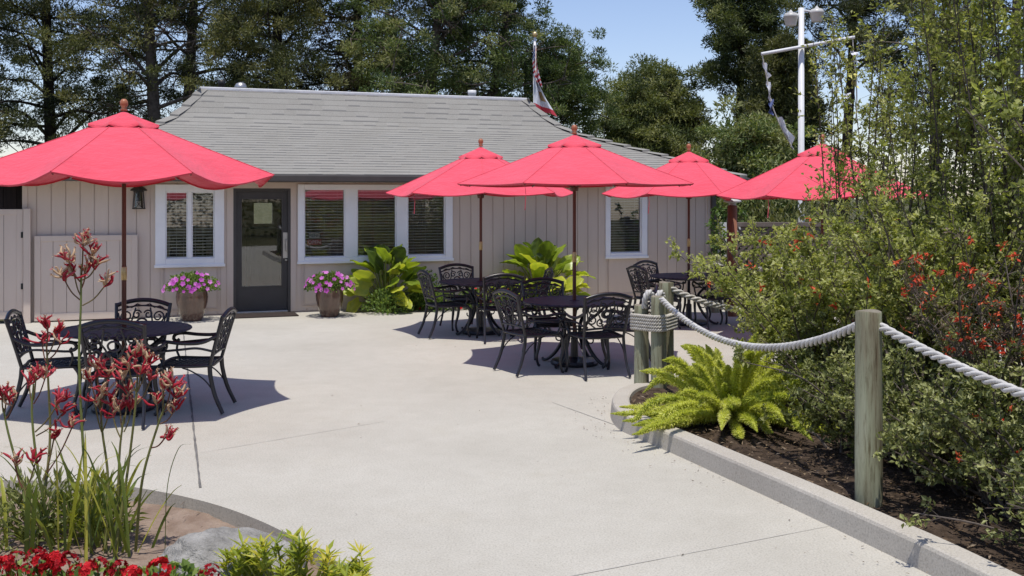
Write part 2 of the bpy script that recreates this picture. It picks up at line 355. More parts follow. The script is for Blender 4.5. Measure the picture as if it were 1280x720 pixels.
def soil_sheet(name, m, inside, x0, x1, y0, y1, step, z, amp, seed):
    xs = np.arange(x0, x1, step); ys = np.arange(y0, y1, step); X, Y = np.meshgrid(xs, ys)
    r = np.random.default_rng(seed); ph = r.uniform(0, 6.28, 24); fx = r.uniform(-9, 9, 24); fy = r.uniform(-9, 9, 24)
    Z = z + amp * sum(np.sin(fx[i] * X + fy[i] * Y + ph[i]) for i in range(24)) / 5 + r.normal(0, amp * .22, X.shape)
    nx, ny = len(xs), len(ys); v = np.stack([X, Y, Z], -1).reshape(-1, 3)
    i = np.arange(ny - 1)[:, None]; j = np.arange(nx - 1)[None]
    f = np.stack([i * nx + j, i * nx + j + 1, (i + 1) * nx + j + 1, (i + 1) * nx + j], -1).reshape(-1, 4)
    if inside is not None:
        c = v[f].mean(1); f = f[[inside(p[0], p[1]) for p in c]]
    return kind(MB().add(v, f).build(name, m, smooth=True), 'structure')
def inpoly(P):
    P = np.asarray(P); x1, y1 = P[:, 0], P[:, 1]; x2, y2 = np.roll(x1, -1), np.roll(y1, -1)
    def f(x, y):
        c = (y1 > y) != (y2 > y); xi = (x2 - x1) * (y - y1) / np.where(y2 == y1, 1e-9, y2 - y1) + x1
        return bool(np.sum(c & (x < xi)) % 2)
    return f
soil_sheet('soil_bed', M['soil_pale'], None, -8, -.6, .8, 7.4, .05, -.085, .012, 3)
kerb_px = [(1420, 850), (1165, 720), (1100, 688), (1000, 640), (900, 594), (850, 571), (800, 549), (776, 538), (765, 526), (764, 514), (774, 503), (795, 496), (840, 490), (900, 485), (1000, 478), (1100, 472), (1400, 466)]
kp = [G(*p)[:2] for p in kerb_px]
kp = [np.array([3.6, 1.2])] + kp + [np.array([10.5, 11.6])]
kpath = bez(kp, 5)
def sweep_profile(path, prof):                # prof: (inward offset, z)
    p = np.asarray(path); t = np.gradient(p, axis=0); t /= np.linalg.norm(t, axis=1)[:, None]
    nrm = np.stack([t[:, 1], -t[:, 0]], 1); m = len(p); k = len(prof)
    v = [(*(p[i] + nrm[i] * o), z) for i in range(m) for o, z in prof]
    f = [(i * k + j, i * k + j + 1, (i + 1) * k + j + 1, (i + 1) * k + j) for i in range(m - 1) for j in range(k - 1)]
    return np.array(v), np.array(f), p + nrm * .1
v, f, kin = sweep_profile(kpath, [(-.004, -.02), (0.012, .118), (.020, .134), (.034, .140), (.150, .142), (.165, .134), (.170, .06)])
kind(MB().add(v, f).build('kerb', M['kerb'], smooth=False), 'structure')
bed_in = inpoly(list(kin) + [(10.5, 1.2)])
soil_sheet('planting_soil', M['soil'], bed_in, .6, 10.4, 1.2, 11.8, .07, .095, .016, 4)

# ------------------------------------------------------------------ house
house = thing('cafe_building', 'single storey cafe with taupe board walls, white windows and grey shingled hip roof', 'building', (HO[0], HO[1], 0), TH)
uL, uR, D = U(28), U(888), 5.5
PZ0, PZ1 = .90, 2.05
wins = [  # outer frame, panes, pane z
    (U(194), U(280), .80, 2.115, [(U(207), U(234.5)), (U(239.5), U(268))], .93, 2.0),
    (U(372), U(565), .81, 2.125, [(U(380), U(431)), (U(446), U(495)), (U(509), U(556))], .90, 2.05),
    (U(756), U(808), .78, 2.12, [(U(761.8), U(801))], .87, 2.05)]
dU0, dU1, dZ = U(291.5), U(363), 2.055
openings = [(w[0] + .05, w[1] - .05, w[2] + .05, w[3] - .05) for w in wins] + [(dU0, dU1, -.05, dZ)]
panels = [(w[0] + .05, w[1] - .05, .06, w[2] + .02) for w in wins]
panels = [(U(200), U(276), .06, .85), (U(376), U(560), .06, .85), (U(757), U(800), .06, .85)]
ZT = 2.20
def shell_wall(mb, ops, u0, u1, z0, z1, va, vb, tr=lambda u, v, z: (u, v, z)):
    us = sorted({u0, u1, *[q for o in ops for q in o[:2]]}); zs = sorted({z0, z1, *[min(max(q, z0), z1) for o in ops for q in o[2:]]})
    for a, b in zip(us, us[1:]):
        for c, d in zip(zs, zs[1:]):
            mu, mz = (a + b) / 2, (c + d) / 2
            if any(o[0] < mu < o[1] and o[2] < mz < o[3] for o in ops): continue
            for vv in (va, vb): mb.add([tr(a, vv, c), tr(b, vv, c), tr(b, vv, d), tr(a, vv, d)], [(0, 1, 2, 3)])
    for (a, b, c, d) in ops:
        c = max(c, z0)
        for q in (((a, c), (a, d)), ((b, c), (b, d)), ((a, d), (b, d)), ((a, c), (b, c))):
            (p, r_), (s_, t_) = q
            mb.add([tr(p, va, r_), tr(p, vb, r_), tr(s_, vb, t_), tr(s_, va, t_)], [(0, 1, 2, 3)])
mb = MB(); shell_wall(mb, openings, uL, uR, -.05, ZT, 0, .12)
blk = openings + panels
u = uL
while u < uR:
    a, b = u, min(u + .192, uR); u += .205
    cuts = sorted({a, b, *[q for o in blk for q in o[:2] if a < q < b]})
    for p, q in zip(cuts, cuts[1:]):
        mu = (p + q) / 2; spans = [(0.02, ZT)]
        for o in blk:
            if o[0] < mu < o[1]:
                ns = []
                for s0, s1 in spans:
                    if o[2] > s0: ns.append((s0, min(s1, o[2])))
                    if o[3] < s1: ns.append((max(s0, o[3]), s1))
                spans = [s for s in ns if s[1] - s[0] > .01]
        for s0, s1 in spans: mb.box(p, q, -.014, -.001, s0, s1)
for (a, b, c, d) in panels:
    mb.box(a + .004, b - .004, -.009, -.001, c, d)
    for k, w in ((.03, .012), (.055, .008)):
        mb.box(a + k, a + k + w, -.02, -.0095, c + k, d - k); mb.box(b - k - w, b - k, -.02, -.0095, c + k, d - k)
        mb.box(a + k + w, b - k - w, -.02, -.0095, c + k, c + k + w)
mb.box(uL, uL + .07, -.03, -.0145, 0.02, ZT); mb.box(uR - .07, uR, -.03, -.0145, .02, ZT)
mb.build('front_wall', M['wall'], house)
for ua in (uL, uR - .12):
    mb = MB(); shell_wall(mb, [], .12, D, -.05, ZT, ua, ua + .12, lambda u, v, z: (v, u, z)); mb.build('side_wall', M['wall'], house)
uw = U(329, D - .1)
mb = MB(); shell_wall(mb, [(uw - .2, uw + .2, 1.33, 1.78)], uL + .12, uR - .12, -.05, ZT, D - .12, D); mb.build('back_wall', M['wall'], house)
mb = MB(); mb.box(uL + .12, uR - .12, .13, D - .13, -.06, .012); mb.build('interior_floor', M['shed'], house)
mb = MB(); mb.box(dU0 - .9, dU0 - .3, 2.2, 3.4, .02, 1.15); mb.box(dU1 - .35, dU1 + .5, 3.0, 4.0, .02, 1.3); mb.build('counter', M['shed'], house)
# roof: four sides laid in overlapping courses
prof = np.array([(0, 2.28), (1.0, 2.655), (1.9, 2.985), (2.45, 3.20), (2.75, 3.40), (3.0, 3.66), (3.25, 3.94)])
prof_s = bez(np.c_[prof, np.zeros(len(prof))], 8)[:, :2]
arc = np.r_[0, np.cumsum(np.linalg.norm(np.diff(prof_s, axis=0), axis=1))]
def prof_at(s): return np.array([np.interp(s, arc, prof_s[:, 0]), np.interp(s, arc, prof_s[:, 1])])
sl = [0.0]
while sl[-1] < arc[-1] - .05: sl.append(sl[-1] + (.137 if sl[-1] < 2.5 else .150))
sl[-1] = arc[-1]
mb = MB(); mb.uv = []
e0u, e1u, e0v, e1v = uL - .5, uR + .5, -.5, D + .5
def side_pts(side, a):
    l, r_, f_, b_ = e0u + a, e1u - a, e0v + a, e1v - a
    return {'f': ((l, f_), (r_, f_)), 'r': ((r_, f_), (r_, b_)), 'b': ((r_, b_), (l, b_)), 'l': ((l, b_), (l, f_))}[side]
for side in 'frbl':
    for i in range(len(sl) - 1):
        (a0, z0), (a1, z1) = prof_at(sl[i]), prof_at(min(sl[i + 1] + .0, arc[-1]))
        z0r = z0 + .007; (p0, p1), (q0, q1) = side_pts(side, a0), side_pts(side, a1)
        L0 = math.dist(p0, p1)
        mb.add([(*p0, z0r), (*p1, z0r), (*q1, z1), (*q0, z1)], [(0, 1, 2, 3)])
        mb.uv.append(np.array([(0, i + .001), (L0, i + .001), (L0 - (a1 - a0), i + .999), (a1 - a0, i + .999)]))
        mb.add([(*p0, z0 - .004), (*p1, z0 - .004), (*p1, z0r), (*p0, z0r)], [(0, 1, 2, 3)])
        mb.uv.append(np.array([(0, i + .001), (L0, i + .001), (L0, i + .02), (0, i + .02)]))
roof = mb.build('roof', M['shingle'], house)
# hip caps, ridge flashing, soffit, gutter
for cu, cv, du, dv in ((e0u, e0v, 1, 1), (e1u, e0v, -1, 1), (e0u, e1v, 1, -1), (e1u, e1v, -1, -1)):
    s = 0.0; i = 0; mb = MB(); mb.uv = []
    while s < arc[-1] - .02:
        s1 = min(s + .29, arc[-1]); (a0, z0), (a1, z1) = prof_at(s), prof_at(s1); w = .16
        c0, c1 = np.array((cu + du * a0, cv + dv * a0, z0 + .060)), np.array((cu + du * a1, cv + dv * a1, z1 + .024))
        for sx, sy in ((du, 0), (0, dv)):
            o = np.array((sx * w, sy * w, -.012)); mb.add([c0, c0 + o, c1 + o, c1], [(0, 1, 2, 3)]); mb.uv.append(np.array([(i * .31, 40.3), (i * .31 + .2, 40.3), (i * .31 + .2, 40.9), (i * .31, 40.9)]))
            lo = np.array((0, 0, -.036)); mb.add([c0 + lo, c0 + o + lo, c0 + o, c0], [(0, 1, 2, 3)]); mb.uv.append(np.array([(i * .31, 40.3), (i * .31 + .2, 40.3), (i * .31 + .2, 40.3), (i * .31, 40.3)]))
        s = s1; i += 1
    mb.build('hip_cap', M['shingle'], roof)
ar, zr = prof_at(arc[-1])
mb = MB(); mb.box(e0u + ar - .02, e1u - ar + .02, e0v + ar - .03, e1v - ar + .03, zr - .03, zr + .035); bevel(mb.build('ridge_flashing', M['polewhite'], roof), .015)
mb = MB(); mb.box(e0u + .02, e1u - .02, e0v + .02, -.002, ZT - .01, ZT + .012); mb.box(e0u + .02, e1u - .02, D + .002, e1v - .02, ZT - .01, ZT + .012)
mb.box(e0u + .02, uL - .002, -.002, D + .002, ZT - .01, ZT + .012); mb.box(uR + .002, e1u - .02, -.002, D + .002, ZT - .01, ZT + .012); mb.build('soffit', M['trim_tan'], house)
mb = MB(); mb.box(e0u - .03, e1u + .03, e0v - .07, e0v + .018, 2.155, 2.272); mb.box(e1u - .018, e1u + .05, e0v + .02, e1v, 2.155, 2.268); mb.box(e0u - .05, e0u + .018, e0v + .02, e1v, 2.155, 2.268)
bevel(mb.build('gutter', M['fascia'], house), .02)
mb = MB(); mb.box(uR - .02, uR + .07, -.10, -.032, .05, 2.15); bevel(mb.build('downspout', M['fascia'], house), .01)
def pipe(px, v, ytop, r, m, name, dome=False):
    u_ = U(px, v); w = HW(u_, v); zt = EYE + (HOR - ytop) * w[1] / F
    if dome: pr = [(r * .7, 3.5), (r * .7, zt - r * 1.2), (r, zt - r * 1.15), (r * 1.02, zt - r * .8), (r * .75, zt - r * .25), (0.001, zt)]
    else: pr = [(r, 3.5), (r, zt - .10), (r * 1.18, zt - .09), (r * 1.18, zt), (r * .8, zt), (.001, zt - .02)]
    MB().lathe(pr, 16, (u_, v, 0)).build(name, m, roof, True)
pipe(277, 3.1, 100, .06, M['black'], 'vent_pipe'); pipe(301, 3.1, 102.5, .12, M['steel'], 'turbine_vent', True); pipe(590, 3.1, 113, .075, M['polewhite'], 'vent_pipe')
# windows
def window(w):
    u0, u1, z0, z1, panes, p0, p1 = w; mb = MB(); A, B = -.05, .07
    mb.box(u0, panes[0][0], A, B, z0, z1); mb.box(panes[-1][1], u1, A, B, z0, z1)
    mb.box(panes[0][0], panes[-1][1], A, B, p1, z1); mb.box(panes[0][0], panes[-1][1], A, B, z0, p0)
    for (a, b), (c, d) in zip(panes, panes[1:]): mb.box(b, c, A + .012, B, p0, p1)
    for a, b in panes:                          # inner sash lip
        for q in ((a, a + .018, p0, p1), (b - .018, b, p0, p1), (a + .018, b - .018, p0, p0 + .018), (a + .018, b - .018, p1 - .018, p1)): mb.box(q[0], q[1], A + .03, B - .01, q[2], q[3])
    mb.box(u0 - .015, u1 + .015, A - .018, A - .0005, z0 - .012, z0 + .035)
    fr = bevel(mb.build('window', M['white'], house), .006)
    for a, b in panes:
        pn = MB(); t_ = .0065                  # pane sheared so the mirrored trees and umbrellas sit lower in it
        pn.add([(x, y + dy, z) for z, dy in ((p0 + .003, -t_), (p1 - .003, t_)) for x, y in ((a + .003, .012), (b - .003, .012), (b - .003, .018), (a + .003, .018))],
               [(0, 1, 5, 4), (3, 7, 6, 2), (1, 2, 6, 5), (0, 4, 7, 3), (4, 5, 6, 7), (0, 3, 2, 1)]); pn.build('pane', M['glass'], fr)
        mb = MB(); z = p0 + .02; k = 0
        while z < p1 - .03:
            t = -.2 + .06 * math.sin(k * 2.3); c, s = math.cos(t) * .022, math.sin(t) * .022
            mb.add([(a + .012, .066 - c, z - s), (b - .012, .066 - c, z - s), (b - .012, .066 + c, z + s), (a + .012, .066 + c, z + s),
                    (a + .012, .066 - c, z - s + .010), (b - .012, .066 - c, z - s + .010), (b - .012, .066 + c, z + s + .010), (a + .012, .066 + c, z + s + .010)],
                   [(3, 2, 1, 0), (4, 5, 6, 7), (0, 1, 5, 4), (2, 3, 7, 6)]); z += .049; k += 1
        for q in (.17, .5, .83):
            uu = a + (b - a) * q; mb.box(uu - .002, uu + .002, .038, .041, p0 + .01, p1 - .01)
        mb.box(a + .01, b - .01, .045, .085, p1 - .03, p1 - .003)
        mb.build('blind', M['slat'], fr)
for w in wins: window(w)
# door
gU0, gU1, gZ0, gZ1 = U(302.5), U(352.5), .445, 1.875
mb = MB(); shell_wall(mb, [(gU0, gU1, gZ0, gZ1)], dU0 + .045, dU1 - .045, .045, dZ - .045, .03, .075)
for q in ((gU0 - .02, gU0, gZ0 - .02, gZ1 + .02), (gU1, gU1 + .02, gZ0 - .02, gZ1 + .02), (gU0, gU1, gZ0 - .02, gZ0), (gU0, gU1, gZ1, gZ1 + .02)): mb.box(q[0], q[1], .022, .0295, q[2], q[3])
door = mb.build('door', M['door'], house)
MB().box(gU0 + .001, gU1 - .001, .05, .056, gZ0 + .001, gZ1 - .001).build('pane', M['glass'], door)
mb = MB(); h0, h1 = U(354), U(361.5); mb.box(h0, h1, .018, .0295, .90, 1.325)
mb.tube([((h0 + h1) / 2, .012, 1.02), ((h0 + h1) / 2, -.03, 1.03), ((h0 + h1) / 2, -.03, 1.2), ((h0 + h1) / 2, .012, 1.21)], .011)
mb.lathe([(.001, .0), (.022, 0), (.022, .02), (.001, .02)], 14, ((h0 + h1) / 2, .0, .86)); mb.build('handle', M['steel'], door)
mb = MB(); mb.box(dU0, dU0 + .044, -.03, .11, .0, dZ); mb.box(dU1 - .044, dU1, -.03, .11, 0, dZ); mb.box(dU0 + .044, dU1 - .044, -.03, .11, dZ - .044, dZ); mb.build('door_frame', M['door'], house)
mb = MB(); mb.box(dU0 - .10, dU0 - .001, -.034, -.0145, .02, dZ + .1); mb.box(dU1 + .001, wins[1][0] - .03, -.034, -.0145, .02, dZ + .1); mb.box(dU0 - .001, dU1 + .001, -.034, -.0145, dZ + .001, dZ + .1); mb.build('door_casing', M['wall'], house)
mb = MB(); mb.box(dU0 + .045, dU1 - .045, -.05, .10, .003, .042); bevel(mb.build('threshold', M['steel'], house), .008)
mb = MB(); mb.box(dU0 - .03, dU1 + .05, -.62, -.09, .004, .02); mt = bevel(mb.build('door_mat', M['shed']), .006); mt.location = (HO[0], HO[1], 0); mt.rotation_euler = (0, 0, TH)
tag(mt, 'thin dark doormat lying before the glazed grey door', 'doormat')
# signs hanging inside the window beside the door
def sign(px0, px1, y0, y1, text, mboard, mtext, label):
    a, b = U(px0, .03), U(px1, .03); d = HW(a, .03)[1]; z1, z0 = EYE + (HOR - y0) * d / F, EYE + (HOR - y1) * d / F
    s = thing('window_sign', label, 'sign', (*HW((a + b) / 2, .034), (z0 + z1) / 2), TH)
    w, h = (b - a) / 2, (z1 - z0) / 2
    bevel(MB().box(-w, w, -.004, .004, -h, h).build('board', mboard, s), .002)
    cu = bpy.data.curves.new('lettering', 'FONT'); cu.body = text; cu.size = h * 1.75; cu.align_x = 'CENTER'; cu.align_y = 'CENTER'; cu.extrude = .0008
    o = bpy.data.objects.new('lettering_source', cu); COL.objects.link(o); bpy.context.view_layer.update()
    me = bpy.data.meshes.new_from_object(o.evaluated_get(bpy.context.evaluated_depsgraph_get())); bpy.data.objects.remove(o)
    me.materials.clear(); me.materials.append(mtext); o = bpy.data.objects.new('lettering', me); COL.objects.link(o); o.parent = s; o.location = (0, -.0055, 0); o.rotation_euler = (R(90), 0, 0)
M['sign_red'] = surf('red_sign_board', (.50, .13, .14), (.56, .16, .17), .5, 6); M['sign_grey'] = surf('pale_sign_board', (.55, .56, .52), (.62, .63, .58), .5, 6)
M['ink_dark'] = surf('dark_sign_ink', (.10, .10, .10), (.14, .14, .14), .6, 6); M['ink_pale'] = surf('pale_sign_ink', (.84, .78, .78), (.88, .82, .82), .6, 6)
sign(386.3, 399.8, 291.5, 298, 'MENU', M['sign_grey'], M['ink_dark'], 'small pale window sign reading MENU just above the red OPEN sign')
sign(384, 402, 299.5, 306.5, 'OPEN', M['sign_red'], M['ink_pale'], 'dull red OPEN sign hanging inside the window right of the door')
# wall lantern
a = U(173.5, -.1); ln = thing('wall_lantern', 'dark bronze mission lantern fixed to the wall left of the sliding window', 'lantern', (*HW(a, -.1), 0), TH)
mb = MB(); s = .085
for sx in (-1, 1):
    for sy in (-1, 1): mb.tube([(sx * s, sy * s, 1.74), (sx * s * .78, sy * s * .78, 2.0)], .009, 6)
for z, q in ((1.735, 1.05), (2.0, .84)):
    for p in (((-s * q, -s * q), (s * q, -s * q)), ((s * q, -s * q), (s * q, s * q)), ((s * q, s * q), (-s * q, s * q)), ((-s * q, s * q), (-s * q, -s * q))): mb.tube([(*p[0], z), (*p[1], z)], .011, 6)
mb.tube([(-.05, -s, 1.74), (.02, -s * .93, 1.83), (-.02, -s * .85, 1.93), (0, -s * .8, 2.0)], .005, 5); mb.tube([(.05, -s, 1.74), (-.02, -s * .93, 1.83), (.02, -s * .85, 1.93), (0, -s * .8, 2.0)], .005, 5)
mb.lathe([(.001, 2.09), (.05, 2.085), (.125, 2.03), (.125, 2.012), (.001, 2.01)], 4); mb.box(-.05, .05, .08, .1, 1.85, 2.08); mb.build('housing', M['darkmetal'], ln)
MB().lathe([(.001, 1.745), (.07, 1.745), (.055, 1.99), (.001, 1.99)], 12).build('lamp_glass', M['glass'], ln)

# ------------------------------------------------------------------ fence panel, gate and dark wall on the left
def panel_thing(name, label, cat, u0, u1, v, z0, z1, rails, m, extra=None):
    t = thing(name, label, cat, (*HW(u0, v), 0), TH); w = u1 - u0
    mb = MB(); n = max(2, round((w - .14) / .2)); s = (w - .14) / n
    for i in range(n): mb.box(.07 + i * s + .003, .07 + (i + 1) * s - .003, -.008, .012, z0 + .06, z1 - .06)
    mb.build('board_panel', m, t)
    mb = MB(); mb.box(0, .085, -.022, .022, z0, z1); mb.box(w - .085, w, -.022, .022, z0, z1); mb.box(.0855, w - .0855, -.02, .02, z1 - .085, z1); mb.box(.0855, w - .0855, -.02, .02, z0, z0 + .11)
    bevel(mb.build('rail_frame', m, t), .004); return t
panel_thing('screen_panel', 'free-standing taupe board screen with framed edge before the wall', 'screen', U(43, -.075), U(172, -.075), -.075, .02, 1.32, 2, M['wall'])
gt = panel_thing('board_gate', 'tall taupe board gate with black hinges at the left end of the wall', 'gate', U(-75, -.075), U(29, -.075), -.075, .07, 1.73, 2, M['wall'])
for z in (.56, 1.34):
    wg = U(29, -.075) - U(-75, -.075); bevel(MB().box(wg - .03, wg + .075, -.034, -.0225, z - .045, z + .045).build('hinge', M['black'], gt), .006)
gp = MB().box(-.05, .05, -.05, .05, 0, 1.74).build('gate_post', M['wall'], loc=(*HW(U(34, -.075), -.085), 0)); gp.rotation_euler = (0, 0, TH); bevel(gp, .006)
tag(gp, 'square taupe post the tall gate is hinged on', 'post')
mb = MB()
for i in range(23): mb.box(i * .2 + .004, i * .2 + .196, 0, .03, 0, 2.3)
mb.box(0, 4.59, .031, .06, 0, 2.3)
sw = mb.build('board_wall', M['shed'], loc=(*HW(uL - 4.6, 1.2), -.05)); sw.rotation_euler = (0, 0, TH); tag(sw, 'dark stained board wall behind the tall gate', 'wall')

# ------------------------------------------------------------------ umbrellas
def umbrella(x, y, z_apex, z_rim, rad, rot, droop, label, tilt=(0, 0)):
    t = thing('patio_umbrella', label, 'umbrella', (x, y, 0), 0, 'red market umbrellas on the patio')
    mb = MB(); mb.lathe([(.001, .006), (.27, .006), (.275, .03), (.26, .055), (.10, .075), (.045, .09), (.042, .30), (.034, .31), (.001, .31)], 28); mb.build('base', M['castiron'], t, False)
    mb = MB(); mb.tube([(0, 0, .32), (0, 0, 1.3)], .0215, 14); mb.tube([(0, 0, 1.3), (0, 0, z_apex - .06)], .0195, 14); mb.build('pole', M['pole_wood'], t, True)
    MB().lathe([(.022, 1.17), (.0255, 1.175), (.0255, 1.285), (.022, 1.29)], 14).build('ferrule', M['brass'], t, True)
    MB().lathe([(.001, z_apex + .03), (.03, z_apex + .03), (.03, z_apex + .045), (.02, z_apex + .055), (.036, z_apex + .085), (.034, z_apex + .115), (.018, z_apex + .135), (.001, z_apex + .138)], 14).build('finial', M['finial'], t, True)
    nr, nt_, ns = 8, 10, 10
    def surfpt(j, f, s, zt, zb, R_, dr, pw=.94):
        a0, a1 = rot + j * 2 * math.pi / nr, rot + (j + 1) * 2 * math.pi / nr
        p0, p1 = np.array((math.cos(a0), math.sin(a0))), np.array((math.cos(a1), math.sin(a1)))
        p = p0 + (p1 - p0) * f; q = 4 * f * (1 - f)
        p = p * (1 - .045 * q * s)                       # edge cut back a little between ribs
        xy = p * R_ * s; z = zt - (zt - zb) * s ** pw - dr * q ** 1.2 * s ** 2.6
        lean = 0.0
        return (xy[0], xy[1], z + lean)
    mb = MB()
    for j in range(nr):
        dj = droop * rng.uniform(.75, 1.25)
        v = [surfpt(j, i / ns, .16 + .84 * k / nt_, z_apex, z_rim, rad, dj) for k in range(nt_ + 1) for i in range(ns + 1)]
        w = ns + 1; mb.add(v, [(k * w + i, k * w + i + 1, (k + 1) * w + i + 1, (k + 1) * w + i) for k in range(nt_) for i in range(ns)])
        e_ = v[nt_ * w:]; mb.add(e_ + [(x_ * .992, y_ * .992, z_ - .014) for x_, y_, z_ in e_], [(i, i + 1, w + i + 1, w + i) for i in range(ns)])   # turned hem
    for j in range(nr):                                  # stitched seam over each rib
        mb.tube([np.array(surfpt(j, 0, .16 + .84 * k / 12, z_apex, z_rim, rad, 0)) + (0, 0, .002) for k in range(13)], .0055, 5, cap=False, flat=.6)
    cn = mb.build('canopy', M['canopy'], t, True)
    mb = MB()
    for j in range(nr):
        v = [surfpt(j, i / ns, k / 5, z_apex + .028, z_apex - (z_apex - z_rim) * .235 + .03, rad * .235, .03, .9) for k in range(6) for i in range(ns + 1)]
        for i in range(ns + 1): x_, y_, z_ = v[5 * (ns + 1) + i]; v.append((x_, y_, z_ - .02))
        w = ns + 1; mb.add(v, [(k * w + i, k * w + i + 1, (k + 1) * w + i + 1, (k + 1) * w + i) for k in range(6) for i in range(ns)])
    mb.build('vent_cap', M['canopy'], t, True)
    hub = z_rim - .03
    for j in range(nr):
        a = rot + j * 2 * math.pi / nr; c, s = math.cos(a), math.sin(a); mb = MB()
        q = lambda f, dz=0: (c * rad * f, s * rad * f, z_apex - (z_apex - z_rim) * f ** .94 - .028 + dz)
        mb.tube([q(.03, -.03), q(.5, -.004), q(.975, -.002)], .0095, 6)
        mb.tube([q(.5, -.01), (c * .04, s * .04, hub)], .008, 6); mb.build('rib', M['pole_wood'], t)
    MB().lathe([(.022, hub - .05), (.045, hub - .045), (.05, hub), (.045, hub + .03), (.022, hub + .035)], 14).build('runner_hub', M['pole_wood'], t, True)
    mb = MB(); a = rot + math.radians(-135) + math.pi / 8 * 0; j = round((math.radians(-118) - rot) / (math.pi / 4)); a = rot + j * math.pi / 4
    c, s = math.cos(a) * rad * .97, math.sin(a) * rad * .97
    mb.tube([(c, s, z_rim - .01), (c + .012, s, z_rim - .12), (c + .002, s + .01, z_rim - .28)], [.006, .009, .013], 6, flat=.4); mb.build('tie_strap', M['canopy'], t)
    return t
ub = [('left', (155, 9.25), 2.67, 2.12, 1.37, R(-2), .095, 'red patio umbrella over the left table by the kangaroo paw flowers'),
      ('centre', (718, 11.75), 2.61, 2.065, 1.40, R(19.5), .014, 'widest red umbrella, over the centre table behind the lashed posts'),
      ('backleft', (601, 14.4), 2.60, 1.975, 1.33, R(4), .045, 'red umbrella partly hidden behind the widest one, near the triple window'),
      ('backright', (861, 15.4), 2.58, 1.965, 1.35, R(10), .05, 'red umbrella before the single window near the right wall corner'),
      ('bush', (1028, 13.7), 2.62, 1.94, 1.42, R(0), .05, 'red umbrella half hidden behind the tall leafy shrubs')]
UP = {}
for key, (px, d), za, zr_, rad, rot, dr, lab in ub:
    UP[key] = ((px - 640) / F * d, d); umbrella(*UP[key], za, zr_, rad, rot, dr, lab)

# ------------------------------------------------------------------ tables
def make_table(label):
    t = thing('round_table', label, 'table', (0, 0, 0), 0, 'round black patio tables'); rt = .585
    MB().lathe([(.026, .712), (rt - .02, .712), (rt, .716), (rt + .006, .724), (rt, .733), (rt - .025, .736), (rt - .05, .730), (.06, .730), (.05, .737), (.026, .737)], 56).build('table_top', M['table_top'], t, False)
    for k in range(4):
        a = k * math.pi / 2 + .5; c, s = math.cos(a), math.sin(a); mb = MB()
        p = bez([(q * c, q * s, z) for q, z in ((.40, .70), (.33, .62), (.16, .48), (.13, .34), (.22, .16), (.33, .05), (.41, .02), (.43, .045))], 6)
        mb.tube(p, np.interp(np.linspace(0, 1, len(p)), [0, .3, .6, 1], [.018, .024, .026, .016]), 8, flat=.8)
        th = np.linspace(0, 4.4, 22); rr = np.linspace(.075, .02, 22)
        mb.tube([((.24 + rr_ * math.cos(q)) * c, (.24 + rr_ * math.cos(q)) * s, .58 + rr_ * math.sin(q)) for q, rr_ in zip(th, rr)], .0085, 6)
        th = np.linspace(2.0, 6.5, 22); mb.tube([((.22 + rr_ * math.cos(q)) * c, (.22 + rr_ * math.cos(q)) * s, .30 + rr_ * math.sin(q)) for q, rr_ in zip(th, rr)], .0085, 6)
        mb.build('leg', M['castiron'], t, True)
    mb = MB(); th = np.linspace(0, 2 * np.pi, 33)
    mb.tube([(.15 * math.cos(q), .15 * math.sin(q), .42) for q in th], .010, 6, cap=False); mb.tube([(.42 * math.cos(q), .42 * math.sin(q), .70) for q in th], .012, 6, cap=False); mb.build('ring_brace', M['castiron'], t, True)
    return t
tl = {'left': 'round black table under the left umbrella, nearest the kangaroo paw flowers', 'centre': 'round black table beside the lashed posts under the widest umbrella',
      'backleft': 'round black table by the flower bed near the triple window', 'backright': 'round black table before the wall near the right house corner', 'bush': 'round black table mostly hidden behind the leafy shrub'}
t0 = make_table(tl['left'])
for i, k in enumerate(('left', 'centre', 'backleft', 'backright', 'bush')):
    o = t0 if i == 0 else copy_tree(t0); o.location = (*UP[k], 0); o['label'] = tl[k]; o.rotation_euler = (0, 0, [.1, .5, .2, .9, .3][i])

